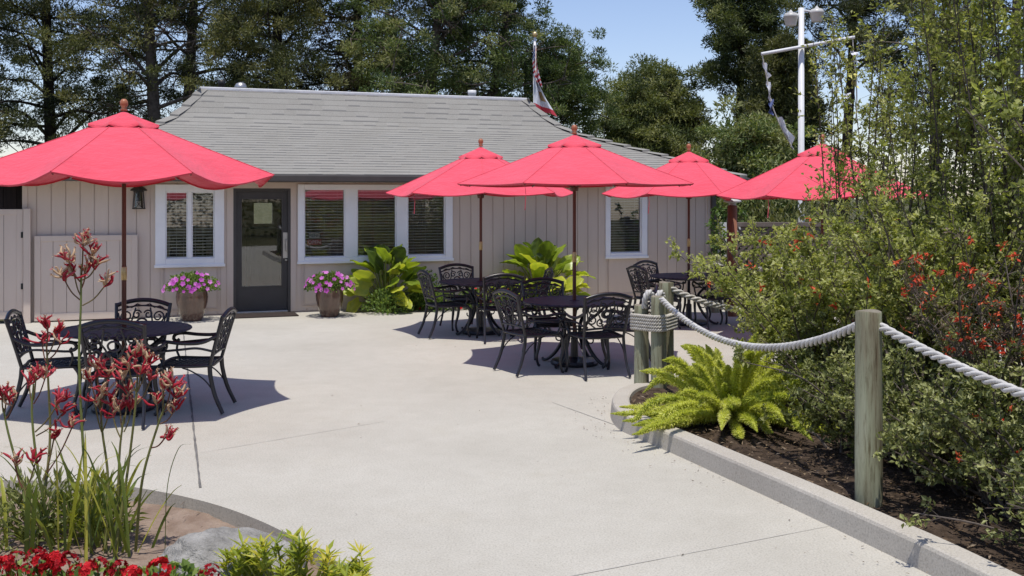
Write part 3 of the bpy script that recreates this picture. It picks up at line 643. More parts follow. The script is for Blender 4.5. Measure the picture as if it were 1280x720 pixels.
# ------------------------------------------------------------------ chairs
def make_chair():
    t = thing('patio_chair', 'chair', 'chair', (0, 0, 0), 0, 'black cast metal chairs round the tables'); m = M['castiron']
    back = lambda y, z: (-.215 - (z - .43) * .27 - .02 * max(0, z - .7) , y, z)
    mb = MB()
    rim = bez([(-.22, -.22, .435), (-.05, -.245, .43), (.14, -.25, .435), (.22, -.225, .432), (.245, -.12, .425), (.25, 0, .422), (.245, .12, .425), (.22, .225, .432), (.14, .25, .435), (-.05, .245, .43), (-.22, .22, .435), (-.225, 0, .43), (-.22, -.22, .435)], 4)
    mb.tube(rim, .0155, 7, cap=False)
    inr = lambda x: .24 if x < .18 else .2
    for k in range(-9, 10):
        for sg in (1, -1):
            pts = [(x, sg * (x * 1.15) + k * .062) for x in np.linspace(-.215, .24, 24)]; pts = [(x, y) for x, y in pts if abs(y) < inr(x)]
            if len(pts) > 2: mb.tube([(x, y, .428 - .012 * (1 - (y / .25) ** 2)) for x, y in (pts[0], pts[len(pts) // 2], pts[-1])], .0085, 5, flat=.6)
    mb.tube([(.245, -.22, .40), (.255, 0, .395), (.245, .22, .40)], .012, 6, flat=1.6)
    mb.build('seat', m, t, True)
    mb = MB()
    for s in (-1, 1): mb.tube([back(s * .225, .42), back(s * .238, .58), back(s * .252, .74), back(s * .262, .872)], [.016, .016, .017, .019], 8)
    arch = lambda z0, dz, n=13, w=.258: [back(y, z0 + dz * (1 - (y / w) ** 2)) for y in np.linspace(-w, w, n)]
    mb.tube(arch(.852, .052), .0175, 8, flat=1.25); mb.tube(arch(.80, .05, 13, .25), .009, 6); mb.tube(arch(.52, .012, 9, .23), .0125, 6)
    mb.build('backrest_frame', m, t, True)
    mb = MB()
    def spiral(cy, cz, r0, r1, a0, turns, rad=.0085, n=24):
        th = a0 + np.linspace(0, turns * 2 * np.pi, n); rr = np.linspace(r0, r1, n)
        return mb.tube([back(cy + q * math.cos(a), cz + q * math.sin(a)) for q, a in zip(rr, th)], rad, 5)
    for s in (-1, 1):
        sp = lambda cy, cz, r0, r1, a0, tn: spiral(s * cy, cz, r0, r1, (a0 if s > 0 else math.pi - a0), tn * s)
        sp(.155, .745, .062, .016, -1.6, 1.5); sp(.15, .625, .058, .016, 1.7, -1.45); sp(.055, .765, .045, .012, 2.8, -1.3); sp(.06, .60, .048, .012, -2.6, 1.3)
        mb.tube([back(s * .10, .53), back(s * .20, .60), back(s * .215, .69), back(s * .235, .78)], .0085, 5)
        mb.tube([back(s * .02, .53), back(s * .075, .66), back(s * .10, .70), back(s * .07, .83)], .009, 5)
        mb.tube([back(s * .20, .825), back(s * .16, .845), back(s * .11, .832), back(s * .06, .865), back(s * .02, .85)], .008, 5)
    th = np.linspace(0, 2 * np.pi, 21); mb.tube([back(.052 * math.cos(a), .685 + .042 * math.sin(a)) for a in th], .010, 5, cap=False)
    mb.build('scrollwork', m, t, True)
    for s in (-1, 1):
        mb = MB()
        p = bez([back(s * .25, .70), (-.16, s * .285, .645), (0, s * .30, .64), (.14, s * .295, .655), (.215, s * .285, .645), (.235, s * .283, .605), (.205, s * .28, .582), (.182, s * .278, .60)], 5); mb.tube(p, .0125, 7, flat=1.3)
        p = bez([back(s * .24, .56), (-.12, s * .285, .595), (.02, s * .29, .585), (.13, s * .285, .575), (.19, s * .275, .565), (.2, s * .26, .50), (.175, s * .25, .44)], 5); mb.tube(p, .011, 7)
        mb.build('armrest', m, t, True)
    for s in (-1, 1):
        mb = MB(); p = bez([(.215, s * .225, .43), (.255, s * .24, .36), (.245, s * .245, .24), (.215, s * .245, .12), (.235, s * .25, .03), (.255, s * .25, .012)], 5)
        mb.tube(p, np.interp(np.linspace(0, 1, len(p)), [0, .25, .7, 1], [.022, .021, .014, .017]), 8); mb.build('leg', m, t, True)
        mb = MB(); p = bez([(-.215, s * .225, .435), (-.225, s * .23, .33), (-.265, s * .238, .17), (-.335, s * .25, .012)], 5); mb.tube(p, np.linspace(.017, .0145, len(p)), 8, flat=1.25)
        p = bez([(-.25, s * .236, .21), (-.17, s * .235, .31), (-.06, s * .235, .385), (.02, s * .235, .415)], 5); mb.tube(p, .007, 5); mb.build('leg', m, t, True)
    return t
chairs = [
 ('left', (.61, .0), 183, 'black scroll chair in profile right of the left table'),
 ('left', (-.60, -.08), 14, 'black scroll chair at the left edge, facing the left table'),
 ('left', (-.12, .52), -88, 'black scroll chair behind the left table with its back to the wall'),
 ('left', (.20, -.50), 93, 'black scroll chair behind the red kangaroo paws, its back to the camera'),
 ('centre', (-.50, -.50), 30, 'sunlit black chair left of the centre table, turned with its back outward'),
 ('centre', (.19, -.70), 108, 'black chair with its back to the camera beside the lashed posts'),
 ('centre', (-.26, .58), -76, 'black chair behind the centre table, against the broad-leaved plant'),
 ('centre', (.58, -.10), 172, 'black chair between the centre table and the lashed posts'),
 ('backleft', (-.46, -.28), 22, 'black chair in profile beside the broad-leaved plant under the triple window'),
 ('backleft', (-.27, .58), -68, 'black chair behind the back left table by the white and red bedding flowers'),
 ('backleft', (.26, -.70), 102, 'black chair with silvery rear leg, its back to the camera at the back table'),
 ('backleft', (.63, -.08), 188, 'black chair just in front of the broad-leaved plant at mid wall'),
 ('backright', (-.55, -.42), 24, 'black chair in profile below the single window at the right'),
 ('backright', (-.34, .42), -48, 'black chair against the wall behind the table below the single window'),
 ('backright', (.36, -.28), 100, 'black chair with its back to the camera, behind the far rope swag'),
 ('backright', (.66, .22), 190, 'black chair whose arm shows at the edge of the leafy shrub'),
 ('bush', (-.45, -.22), 38, 'black chair seen through the edge of the leafy shrub'),
]
c0 = make_chair()
for i, (k, (dx, dy), a, lab) in enumerate(chairs):
    o = c0 if i == 0 else copy_tree(c0); o.location = (UP[k][0] + dx, UP[k][1] + dy, 0); o.rotation_euler = (0, 0, R(a)); o['label'] = lab

# ------------------------------------------------------------------ rope fence
def post(x, y, z0, z1, r, label, name='rope_post'):
    t = thing(name, label, 'post', (x, y, z0), rng.uniform(0, 6), 'round timber posts of the rope fence'); h = z1 - z0; n = 26
    ph = rng.uniform(0, 6.28, 6); th = np.linspace(0, 2 * np.pi, n, endpoint=False); lev = np.linspace(-.05, h - .012, 12)
    wob = lambda z: r * (1 + .018 * np.sin(3 * th + ph[0] + z) + .012 * np.sin(7 * th + ph[1]) + .01 * np.sin(2 * th + ph[2] + 4 * z))
    rings = [(wob(z) * (1.03 - .05 * (z / h)), np.full(n, z)) for z in lev] + [(wob(h) * .94, np.full(n, h - .002) + .004 * np.sin(2 * th + ph[3]))]
    v = np.concatenate([np.stack([q * np.cos(th), q * np.sin(th), z], 1) for q, z in rings]); m = len(rings)
    i = np.arange(m - 1)[:, None]; j = np.arange(n)[None]; k = (j + 1) % n
    MB().add(v, np.stack([i * n + j, i * n + k, (i + 1) * n + k, (i + 1) * n + j], -1).reshape(-1, 4)).build('shaft', M['post'], t, True)
    top = np.vstack([v[-n:], [[0, 0, h + .002]]]); MB().add(top, [(j, (j + 1) % n, n) for j in range(n)]).build('end_grain', M['post_top'], t)
    return np.array((x, y, z1))
pm = post(1.393, 9.72, .08, .98, .073, 'middle-height post at the front of the three lashed posts')
pr_ = post(1.492, 9.90, .08, 1.10, .072, 'tallest of the three lashed posts')
pl = post(1.245, 9.86, .08, .885, .07, 'shortest of the three lashed posts, at their left')
pn = post(2.13, 6.12, .08, 1.245, .078, 'single green timber post standing at the kerb, right foreground')
po = post(3.46, 2.7, .08, 1.2, .083, 'timber post at the kerb beyond the right edge')
pe = post(3.27, 9.95, .08, 1.08, .072, 'timber post hidden among the shrubs where the far rope ends')
pb = post(3.37, 17.0, -.05, .94, .10, 'timber post by the right house corner carrying two pale ropes')
pc = post(4.2, 16.6, -.05, .98, .075, 'timber post behind the shrub before the lattice')
pd_ = post(5.6, 15.2, -.05, .95, .075, 'timber post hidden behind the shrubs at the back')
def rope(pts, r, label, m='rope', name='rope', strands=3, pitch=.19, group='rope swags of the fence'):
    p = np.asarray(pts, float); L = np.r_[0, np.cumsum(np.linalg.norm(np.diff(p, axis=0), axis=1))]; n = max(24, int(L[-1] / (pitch / 9)))
    s = np.linspace(0, L[-1], n); q = np.stack([np.interp(s, L, p[:, i]) for i in range(3)], 1); t = np.gradient(q, axis=0); t /= np.linalg.norm(t, axis=1)[:, None] + 1e-9
    a = np.cross(t, (0, 0, 1.0)); a /= np.linalg.norm(a, axis=1)[:, None] + 1e-9; b = np.cross(a, t); mb = MB()
    for k in range(strands):
        ph = 2 * np.pi * (s / pitch + k / strands)
        mb.tube(q + r * .62 * (np.cos(ph)[:, None] * a + np.sin(ph)[:, None] * b), r * .43, 8)
    o = mb.build(name, M[m], None, True); return tag(o, label, 'rope', group)
def swag(a, b, sag, n=40):
    a, b = np.asarray(a, float), np.asarray(b, float); t = np.linspace(0, 1, n)[:, None]; p = a + (b - a) * t; p[:, 2] -= (4 * sag * t * (1 - t)).ravel(); return p
rope(swag(W(827, 374, 9.64), W(1073, 407, 6.14), .27), .028, 'thick white rope swag from the lashed posts to the single kerb post')
rope(swag(W(1097, 406, 6.1), (3.42, 2.75, .98), .20), .028, 'thick grey-white rope running from the kerb post out at the right')
rope(swag(W(838, 360, 9.86), (3.25, 9.93, .98), .20), .029, 'weathered rope swag from the tallest lashed post into the shrubs', 'rope_old')
rope(swag((3.30, 16.9, .84), (4.16, 16.55, .80), .10), .028, 'upper pale rope between the house corner post and the lattice')
rope(swag((3.45, 16.92, .72), (4.16, 16.52, .60), .06), .026, 'lower pale rope between the house corner post and the lattice')
rope(swag((4.22, 16.5, .82), (5.58, 15.2, .80), .22), .028, 'pale rope swag glimpsed through the leafy shrub')
# lashing round the three posts
cs = [pm, pr_, pl]; mb = MB()
def hull_loop(rad):
    pts = np.concatenate([[(c[0] + rad * math.cos(a), c[1] + rad * math.sin(a)) for a in np.linspace(0, 2 * np.pi, 40, endpoint=False)] for c in cs])
    P = sorted(map(tuple, pts)); cr = lambda o, a, b: (a[0] - o[0]) * (b[1] - o[1]) - (a[1] - o[1]) * (b[0] - o[0]); H = []
    for Q in (P, P[::-1]):
        h = []
        for p in Q:
            while len(h) > 1 and cr(h[-2], h[-1], p) <= 0: h.pop()
            h.append(p)
        H += h[:-1]
    return np.array(H + [H[0]])
lp = hull_loop(.092); pts = []
for k in range(5): pts += [(x, y, .66 + .031 * (k + i / len(lp))) for i, (x, y) in enumerate(lp[:-1])]
p = np.array(pts); L = np.r_[0, np.cumsum(np.linalg.norm(np.diff(p, axis=0), axis=1))]; n = 900; s = np.linspace(0, L[-1], n); q = np.stack([np.interp(s, L, p[:, i]) for i in range(3)], 1)
t = np.gradient(q, axis=0); t /= np.linalg.norm(t, axis=1)[:, None]; a = np.cross(t, (0, 0, 1.0)); b = np.cross(a, t)
for k in range(3):
    ph = 2 * np.pi * (s / .07 + k / 3); mb.tube(q + .0105 * (np.cos(ph)[:, None] * a + np.sin(ph)[:, None] * b), .0088, 6)
tag(mb.build('rope_lashing', M['rope_old'], None, True), 'five turns of weathered rope lashing the three posts together', 'rope')
mb = MB(); th = np.linspace(-.4, 3.5, 40)
kn = []
for dx, dy, rr in ((-.085, .06, .075), (.03, .10, .07)):
    q = [(pm[0] + dx + rr * .55 * math.cos(a), pm[1] + dy + .03 * math.sin(a * 2), .90 + rr * 1.5 * math.sin(a)) for a in th]
    p = np.array(q); L = np.linspace(0, 1, len(p)); t = np.gradient(p, axis=0); t /= np.linalg.norm(t, axis=1)[:, None]; a_ = np.cross(t, (0, 1.0, 0)); a_ /= np.linalg.norm(a_, axis=1)[:, None] + 1e-6; b_ = np.cross(a_, t)
    for k in range(3): ph = 2 * np.pi * (L * 2.6 + k / 3); mb.tube(p + .015 * (np.cos(ph)[:, None] * a_ + np.sin(ph)[:, None] * b_), .0165, 6)
tag(mb.build('rope_knot', M['rope'], None, True), 'white rope loops knotted round the tops of the lashed posts', 'rope')

# ------------------------------------------------------------------ things beyond the right corner of the house
wp_ = MB()
for i in range(3): wp_.box(i * .19 + .003, i * .19 + .187, 0, .025, 0, 1.5)
wp_.box(0, .567, .026, .05, .2, .3); wp_.box(0, .567, .026, .05, 1.15, 1.25)
tag(wp_.build('board_fence', M['white'], loc=(4.05, 20.6, -.1)), 'white board fence seen past the house corner', 'fence')
lt = thing('lattice_fence', 'brown diagonal lattice fence behind the leafy shrub', 'fence', (3.75, 17.6, -.1))
mb = MB()
for k in range(-14, 34):
    for sg, yy in ((1, 0), (-1, .012)):
        x0 = k * .115; pts = [(x0, .1), (x0 + 1.4 * sg, 1.5)]
        (xa, za), (xb, zb) = pts
        ts = [t for t in np.linspace(0, 1, 200) if 0 <= xa + (xb - xa) * t <= 3.4]
        if len(ts) < 4: continue
        A, B = ts[0], ts[-1]; pa = np.array((xa + (xb - xa) * A, za + (zb - za) * A)); pb2 = np.array((xa + (xb - xa) * B, za + (zb - za) * B))
        d = (pb2 - pa) / np.linalg.norm(pb2 - pa); nn = np.array((-d[1], d[0])) * .019
        v = [(*(pa + nn), ), (*(pb2 + nn), ), (*(pb2 - nn), ), (*(pa - nn), )]
        mb.add([(x, yy, z) for x, z in v] + [(x, yy + .009, z) for x, z in v], [(0, 1, 2, 3), (7, 6, 5, 4), (0, 4, 5, 1), (3, 2, 6, 7)])
mb.build('lattice', M['lattice'], lt)
mb = MB(); mb.box(-.05, 3.45, -.03, .05, 1.5, 1.58); mb.box(-.05, 3.45, -.03, .05, .0, .1); bevel(mb.build('rail', M['lattice'], lt), .006)
for x in (0, 1.7, 3.4): bevel(MB().box(x - .05, x + .05, -.05, .051, -.05, 1.65).build('post', M['lattice'], lt), .006)
sp_ = thing('cap_light_post', 'round redwood post with a grey cap light, beside the leafy shrub', 'post', (3.54, 16.45, -.05))
MB().lathe([(.078, 0), (.078, 1.83), (.001, 1.83)], 18).build('shaft', M['redwood'], sp_, True)
MB().lathe([(.06, 1.831), (.06, 1.87), (.145, 1.885), (.14, 1.905), (.05, 1.94), (.001, 1.945)], 18).build('cap_light', M['lampglass'], sp_, True)
# lamp post with crossarm
d = 20.0; bx, by = (1001.5 - 640) / F * d, d
lp_ = thing('lamp_post', 'white lamp post with two lamp heads and a slanting crossarm', 'lamp post', (bx, by, -.1))
zt = EYE + (HOR - 10) / F * d + .1
MB().lathe([(.064, 0), (.057, zt), (.001, zt)], 14).build('pole', M['polewhite'], lp_, True)
mb = MB(); a, b = W(950, 68.5, d), W(1066, 47.5, d); o_ = np.array((bx, by, -.1)); mb.tube([a - o_ + (0, -.1, 0), b - o_ + (0, -.1, 0)], .034, 10); mb.build('crossarm', M['polewhite'], lp_, True)
for px, py in ((988.5, 24), (1021, 19)):
    c = W(px, py, d) - o_; q = thing; mb = MB(); k = .145
    mb.lathe([(.001, .19), (.02, .17), (.05, .13), (.11, .115), (k, .06), (k, .035), (k * .93, .03), (k * .72, -.12), (k * .68, -.13), (.001, -.14)], 18, c)
    h = mb.build('lamp_head', M['lampglass'], lp_, True)
    MB().tube([c + (0, 0, .05), np.array((0, 0, c[2] + .1))], .022, 8).build('lamp_arm', M['polewhite'], lp_, True)
def pennants(pts, label, name, flags):
    p = [W(x, y, d - .1) for x, y in pts]; t = thing('signal_flag_line', label, 'flag line', p[0], 0, 'signal flag lines on the lamp post')
    o = np.array(p[0]); MB().tube(bez(p, 6) - o, .012, 6).build('halyard', M['rope_old'], t)
    for poly_, mi in flags:
        q = np.array([W(x, y, d - .12) for x, y in poly_]) - o; n_ = 6; vs = []
        for i in range(n_ + 1):
            for j in range(n_ + 1):
                f_, g_ = i / n_, j / n_; pt = (q[0] * (1 - g_) + q[1] * g_) * (1 - f_) + (q[3] * (1 - g_) + q[2] * g_) * f_
                vs.append(pt + np.array((0, .09 * math.sin(f_ * 7 + g_ * 4), 0)))
        mt_ = [[M['flag_w'], M['flag_y'], M['flag_b']][mi], M['flag_d']]
        fs = [(i * (n_ + 1) + j, i * (n_ + 1) + j + 1, (i + 1) * (n_ + 1) + j + 1, (i + 1) * (n_ + 1) + j) for i in range(n_) for j in range(n_)]
        mb = MB()
        for i, f_ in enumerate(fs):
            r_, c_ = divmod(i, n_); mb.add([vs[k] for k in f_], [(0, 1, 2, 3)], mi=1 if (mi == 1 and 2 <= r_ <= 3 and 2 <= c_ <= 3) else 0)
        fo = mb.build('flag', mt_, t, True); fo.data.materials
M['flag_w'] = surf('white_flag_cloth', (.62, .63, .68), (.75, .76, .8), .8, 4); M['flag_y'] = surf('yellow_flag_cloth', (.55, .50, .12), (.65, .6, .2), .8, 4)
M['flag_b'] = surf('blue_flag_cloth', (.10, .13, .28), (.15, .18, .36), .8, 4); M['flag_d'] = surf('dark_flag_cloth', (.05, .06, .10), (.07, .08, .13), .8, 4)
M['flag_r'] = surf('red_flag_cloth', (.45, .03, .05), (.55, .05, .07), .8, 4); M['flag_t'] = surf('tan_flag_patch', (.38, .26, .12), (.45, .32, .16), .8, 4)
pennants([(953, 70), (959, 100), (964, 128), (976, 158), (992, 187)], 'line of white signal flags hanging from the left end of the crossarm', 'x',
         [([(953, 76), (957, 79), (963, 95), (959, 100)], 0), ([(958, 100), (962, 103), (966, 132), (961, 122)], 0), ([(962, 126), (966, 124), (966, 145), (961, 140)], 2), ([(972, 147), (976, 146), (992, 172), (990, 186)], 0)])
pennants([(1066, 50), (1067, 72), (1070, 96), (1071, 125), (1070, 150)], 'signal flag line with a yellow flag at the right end of the crossarm', 'x',
         [([(1064, 62), (1071, 66), (1072, 79), (1066, 76)], 0), ([(1060, 90), (1070, 92), (1073, 112), (1065, 104)], 1), ([(1056, 118), (1062, 116), (1063, 131), (1058, 128)], 0)])
# flagpole behind the roof
d = 24.0; x0 = (668.5 - 640) / F * d
fp = thing('flagpole', 'slim white flagpole with a ball top behind the roof', 'flagpole', (x0, d, -.1))
zt = EYE + (HOR - 47) / F * d + .1; MB().lathe([(.055, 0), (.03, zt), (.001, zt)], 10).build('pole', M['polewhite'], fp, True)
MB().lathe([(.001, zt - .01), (.05, zt + .02), (.07, zt + .07), (.05, zt + .12), (.001, zt + .145)], 12).build('ball', M['brass'], fp, True)
def flagcloth(name, label, rows, colour):
    ys = np.linspace(rows[0][0], rows[-1][0], 36); xl = np.interp(ys, [r_[0] for r_ in rows], [r_[1] for r_ in rows]); xr = np.interp(ys, [r_[0] for r_ in rows], [r_[2] for r_ in rows])
    sk = np.interp(ys, [r_[0] for r_ in rows], [r_[3] for r_ in rows]); n_ = 12; g = {}
    for i in range(36):
        for j in range(n_ + 1):
            f_ = j / n_; p = W(xl[i] + (xr[i] - xl[i]) * f_, ys[i] + sk[i] * f_, d - .08); p[1] += .10 * math.sin(f_ * 9 + i * .12); g[i, j] = p
    mb = MB()
    for i in range(35):
        for j in range(n_): mb.add([g[i, j], g[i, j + 1], g[i + 1, j + 1], g[i + 1, j]], [(0, 1, 2, 3)], mi=colour((ys[i] - rows[0][0]) / (rows[-1][0] - rows[0][0]), j / n_, i))
    o = mb.build(name, [M['flag_w'], M['flag_r'], M['flag_b'], M['flag_t']], None, True); tag(o, label, 'flag')
flagcloth('national_flag', 'limp red and white striped flag with blue canton on the flagpole', [(57, 666.3, 670.5, 0), (80, 665.8, 671, 2), (95, 667, 675.5, 4), (106, 673, 678.5, 4)],
          lambda t, s, i: (2 if (i + int(s * 6)) % 4 else 0) if t < .36 and s < .55 else (1 if int(t * 17 + s * 2.5) % 2 else 0))
flagcloth('state_flag', 'limp white flag with brown bear patch and red hem below the striped flag', [(92, 666, 668, 1), (105, 666.5, 675, 4), (118, 667, 683, 7), (128, 667, 691, 9), (135, 668, 697, 11)],
          lambda t, s, i: 1 if t > .84 else (3 if .42 < t < .66 and .45 < s < .8 else 0))

# ------------------------------------------------------------------ plants
def clump_leaves(mb, C, r, n, L, Wd, squash=.6, up=.25, tint=(.2, .8), outward=.6):
    C = np.asarray(C); m = len(C); idx = np.repeat(np.arange(m), n); q = rdir(len(idx)) * (rng.random(len(idx)) ** .45)[:, None]
    rr = (np.broadcast_to(r, (m,)))[idx][:, None]; off = q * rr * np.array((1, 1, squash)); P = C[idx] + off
    Dv = q * outward + rdir(len(idx)) * .7 + np.array((0, 0, up)); ct = rng.uniform(*tint, m)  # one tone per clump; wide tree ranges paint sunlit tufts into the crowns
    tn = np.clip(ct[idx] + rng.normal(0, .12, len(idx)), 0, 1)
    mb.leaves(P, Dv, rdir(len(idx)), L * rand(len(idx), .7, 1.3), Wd * rand(len(idx), .7, 1.3), tn)
def tree(name, label, px, d, h, crown0, spread, nl, mleaf, cl_r=.36, cl_n=150, L=.115, Wd=.029, tr=.28, lean=0.0, tint=(.15, .75), shape='pine', bare=0, group='trees behind the cafe', up_lim=10.5, sparse=1.0, azb=None):
    x = (px - 640) / F * d; t = thing(name, label, 'tree', (x, d, -.15), 0, group); tb = MB(); cb = MB(); C = []; CR = []
    tp = bez([(0, 0, 0), (lean * .3 + rng.normal(0, .12), rng.normal(0, .12), h * .3), (lean * .7 + rng.normal(0, .2), 0, h * .65), (lean, 0, h)], 8)
    tz = tp[:, 2]; tb.tube(tp, np.interp(tz, [0, h * .6, h], [tr, tr * .6, .04]), 9)
    at = lambda z: np.array([np.interp(z, tz, tp[:, 0]), np.interp(z, tz, tp[:, 1]), z])
    for i in range(nl):
        f = (i + rng.random()) / nl; z = crown0 + (h - crown0) * f ** 1.05
        if z > up_lim: continue
        az = i * 2.4 + rng.normal(0, .4) if azb is None else azb + rng.normal(0, .9)
        if shape == 'pine': ln = spread * (1 - f) ** .55 * rng.uniform(.65, 1.1)
        elif shape == 'round': ln = spread * math.sqrt(max(.03, 1 - (2 * f - 1) ** 2)) * rng.uniform(.75, 1.05)
        else: ln = spread * (1 - f) ** .35 * rng.uniform(.5, 1.15)
        e = rng.uniform(.0, .85); dr = np.array((math.cos(az), math.sin(az), 0)); b0 = at(z)
        pth = bez([b0, b0 + dr * ln * .4 + (0, 0, ln * .4 * math.tan(e)), b0 + dr * ln * .75 + (0, 0, ln * .5 * e + rng.normal(0, .12)), b0 + dr * ln + (0, 0, ln * .75 * e + rng.normal(0, .2))], 5)
        tb.tube(pth, np.linspace(max(.025, tr * .28 * (1 - f * .6)), .014, len(pth)), 6)
        for k in range(3, len(pth)):
            if rng.random() > sparse: continue
            ns = 1 if k < 8 else 2
            for _ in range(ns):
                sd = rng.normal(0, 1, 3) * (.26 + .09 * ln) * np.array((1, 1, 1.05)); c = pth[k] + sd
                if rng.random() < .45: tb.tube([pth[k], pth[k] + sd * .6 + (0, 0, .04), c], [.016, .011, .006], 4)
                C.append(c); CR.append(cl_r * rng.uniform(.5, 1.2))
    for _ in range(bare):
        z = rng.uniform(crown0 * .7, min(h, up_lim)); az = rng.uniform(0, 6.28); ln = spread * rng.uniform(.4, .9); b0 = at(z); dr = np.array((math.cos(az), math.sin(az), 0))
        pth = bez([b0, b0 + dr * ln * .5 + rng.normal(0, .15, 3), b0 + dr * ln + rng.normal(0, .25, 3)], 6); tb.tube(pth, np.linspace(.03, .008, len(pth)), 5)
        for k in range(3, len(pth), 1):
            for _ in range(2): e_ = pth[k] + rng.normal(0, .3, 3) * (1, 1, .8); tb.tube([pth[k], (pth[k] + e_) / 2 + rng.normal(0, .04, 3), e_], [.009, .006, .004], 3)
    tb.build('trunk', M['bark'] if not bare else M['twig'], t, True)
    if C: clump_leaves(cb, C, np.array(CR), cl_n, L, Wd, .6, .25, tint); cb.build('crown', M[mleaf], t)
    return t
BK, RT = 'trees behind the cafe', 'trees beyond the right of the cafe'
tree('pine_tree', 'dark spreading pine at the far left behind the nearest umbrella', 66, 29, 12, 3.3, 3.2, 46, 'pine_leaf', tint=(0, 1), sparse=.62, tr=.2)
tree('pine_tree', 'forked dark pine whose trunk rises left of the roof end', 186, 28, 12, 4.3, 2.6, 32, 'pine_leaf', tint=(0, .95), sparse=.44, bare=22, tr=.22)
tree('pine_tree', 'slim dark pine trunk leaning just left of the roof end', 224, 30, 12, 5.6, 2.4, 24, 'pine_leaf', tint=(0, .95), sparse=.38, lean=.6, bare=18, tr=.22)
tree('pine_tree', 'yellow-green pine rising over the left part of the roof', 345, 27, 12, 3.6, 2.6, 48, 'pine_leaf', tint=(.1, 1), sparse=.66, tr=.18)
tree('cypress_tree', 'half-dead cypress full of bare grey twigs above the roof middle', 440, 29, 11.5, 3.6, 2.3, 30, 'dry_leaf', tint=(.2, .95), bare=110, sparse=.42, shape='wide', tr=.2)
tree('cypress_tree', 'bright green cypress above the right half of the roof', 545, 27, 11.5, 3.4, 2.4, 48, 'cypress_leaf', tint=(0, 1), shape='wide', bare=26, sparse=.64, tr=.18)
tree('cypress_tree', 'open cypress with long bare branches reaching right past the flagpole', 612, 28.5, 12, 4.6, 2.2, 30, 'cypress_leaf', cl_r=.34, tint=(0, .9), shape='wide', bare=44, sparse=.4, lean=.3, tr=.18)
tree('cypress_tree', 'wispy cypress limb reaching over the roof end towards open sky', 655, 31, 6.4, 3.8, 3.1, 15, 'cypress_leaf', cl_r=.32, cl_n=150, tint=(.2, .75), shape='wide', bare=26, sparse=.75, azb=0.0, tr=.12)
tree('pine_tree', 'dense rounded pine standing alone beyond the right roof slope', 822, 38, 5.9, 1.6, 2.15, 64, 'fresh_pine', cl_r=.40, cl_n=150, L=.16, Wd=.04, tint=(.1, 1), shape='round', group=RT, sparse=.8, tr=.2)
tree('pine_tree', 'tall pine leaning over the lamp post at the upper right', 928, 38, 14, 6.0, 1.7, 34, 'fresh_pine', cl_r=.44, cl_n=160, L=.16, Wd=.042, tint=(0, .8), group=RT, up_lim=12.5, sparse=.85, tr=.2)
tree('pine_tree', 'broad dark pine below the crossarm of the lamp post', 985, 36, 7.0, 2.2, 1.9, 30, 'pine_leaf', cl_r=.42, L=.16, Wd=.042, tint=(.1, .8), group=RT, sparse=.7, shape='wide', tr=.18)
tree('pine_tree', 'dark pine directly behind the lamp heads', 1052, 33, 13, 5.8, 2.1, 28, 'pine_leaf', tint=(.1, .7), group=RT, sparse=.7, tr=.2)
tree('pine_tree', 'dark pine behind the tall thin shrub stems', 1160, 31, 13, 3.4, 2.6, 28, 'pine_leaf', tint=(.1, .7), group=RT, sparse=.4, bare=16, tr=.2)
tree('pine_tree', 'dark pine at the upper right corner behind the stems', 1270, 29, 13, 3.4, 2.6, 28, 'pine_leaf', tint=(.1, .7), group=RT, sparse=.45, bare=12, tr=.2)
tree('garden_tree', 'low bright green bushy tree between the roof corner and lamp post', 940, 25, 3.35, .6, .95, 36, 'cypress_leaf', L=.12, Wd=.05, tint=(.5, 1), shape='round', group=RT, tr=.1, sparse=.8)
# distant trees in the direction the camera looks away from, mirrored in the glass
mb = MB(); C = [(x, -16 + rng.normal(0, 1.5), z) for x in np.arange(-34, 20, 1.5) for z in np.arange(.6, 8.6 + 1.5 * math.sin(x * .5), 1.3)]
clump_leaves(mb, np.array(C) + rng.normal(0, .4, (len(C), 3)), 1.25, 170, .26, .11, .8, .2, (.1, .7))
kind(mb.build('treeline', M['pine_leaf']), 'stuff')['label'] = 'dark treeline reflected in the window glass'

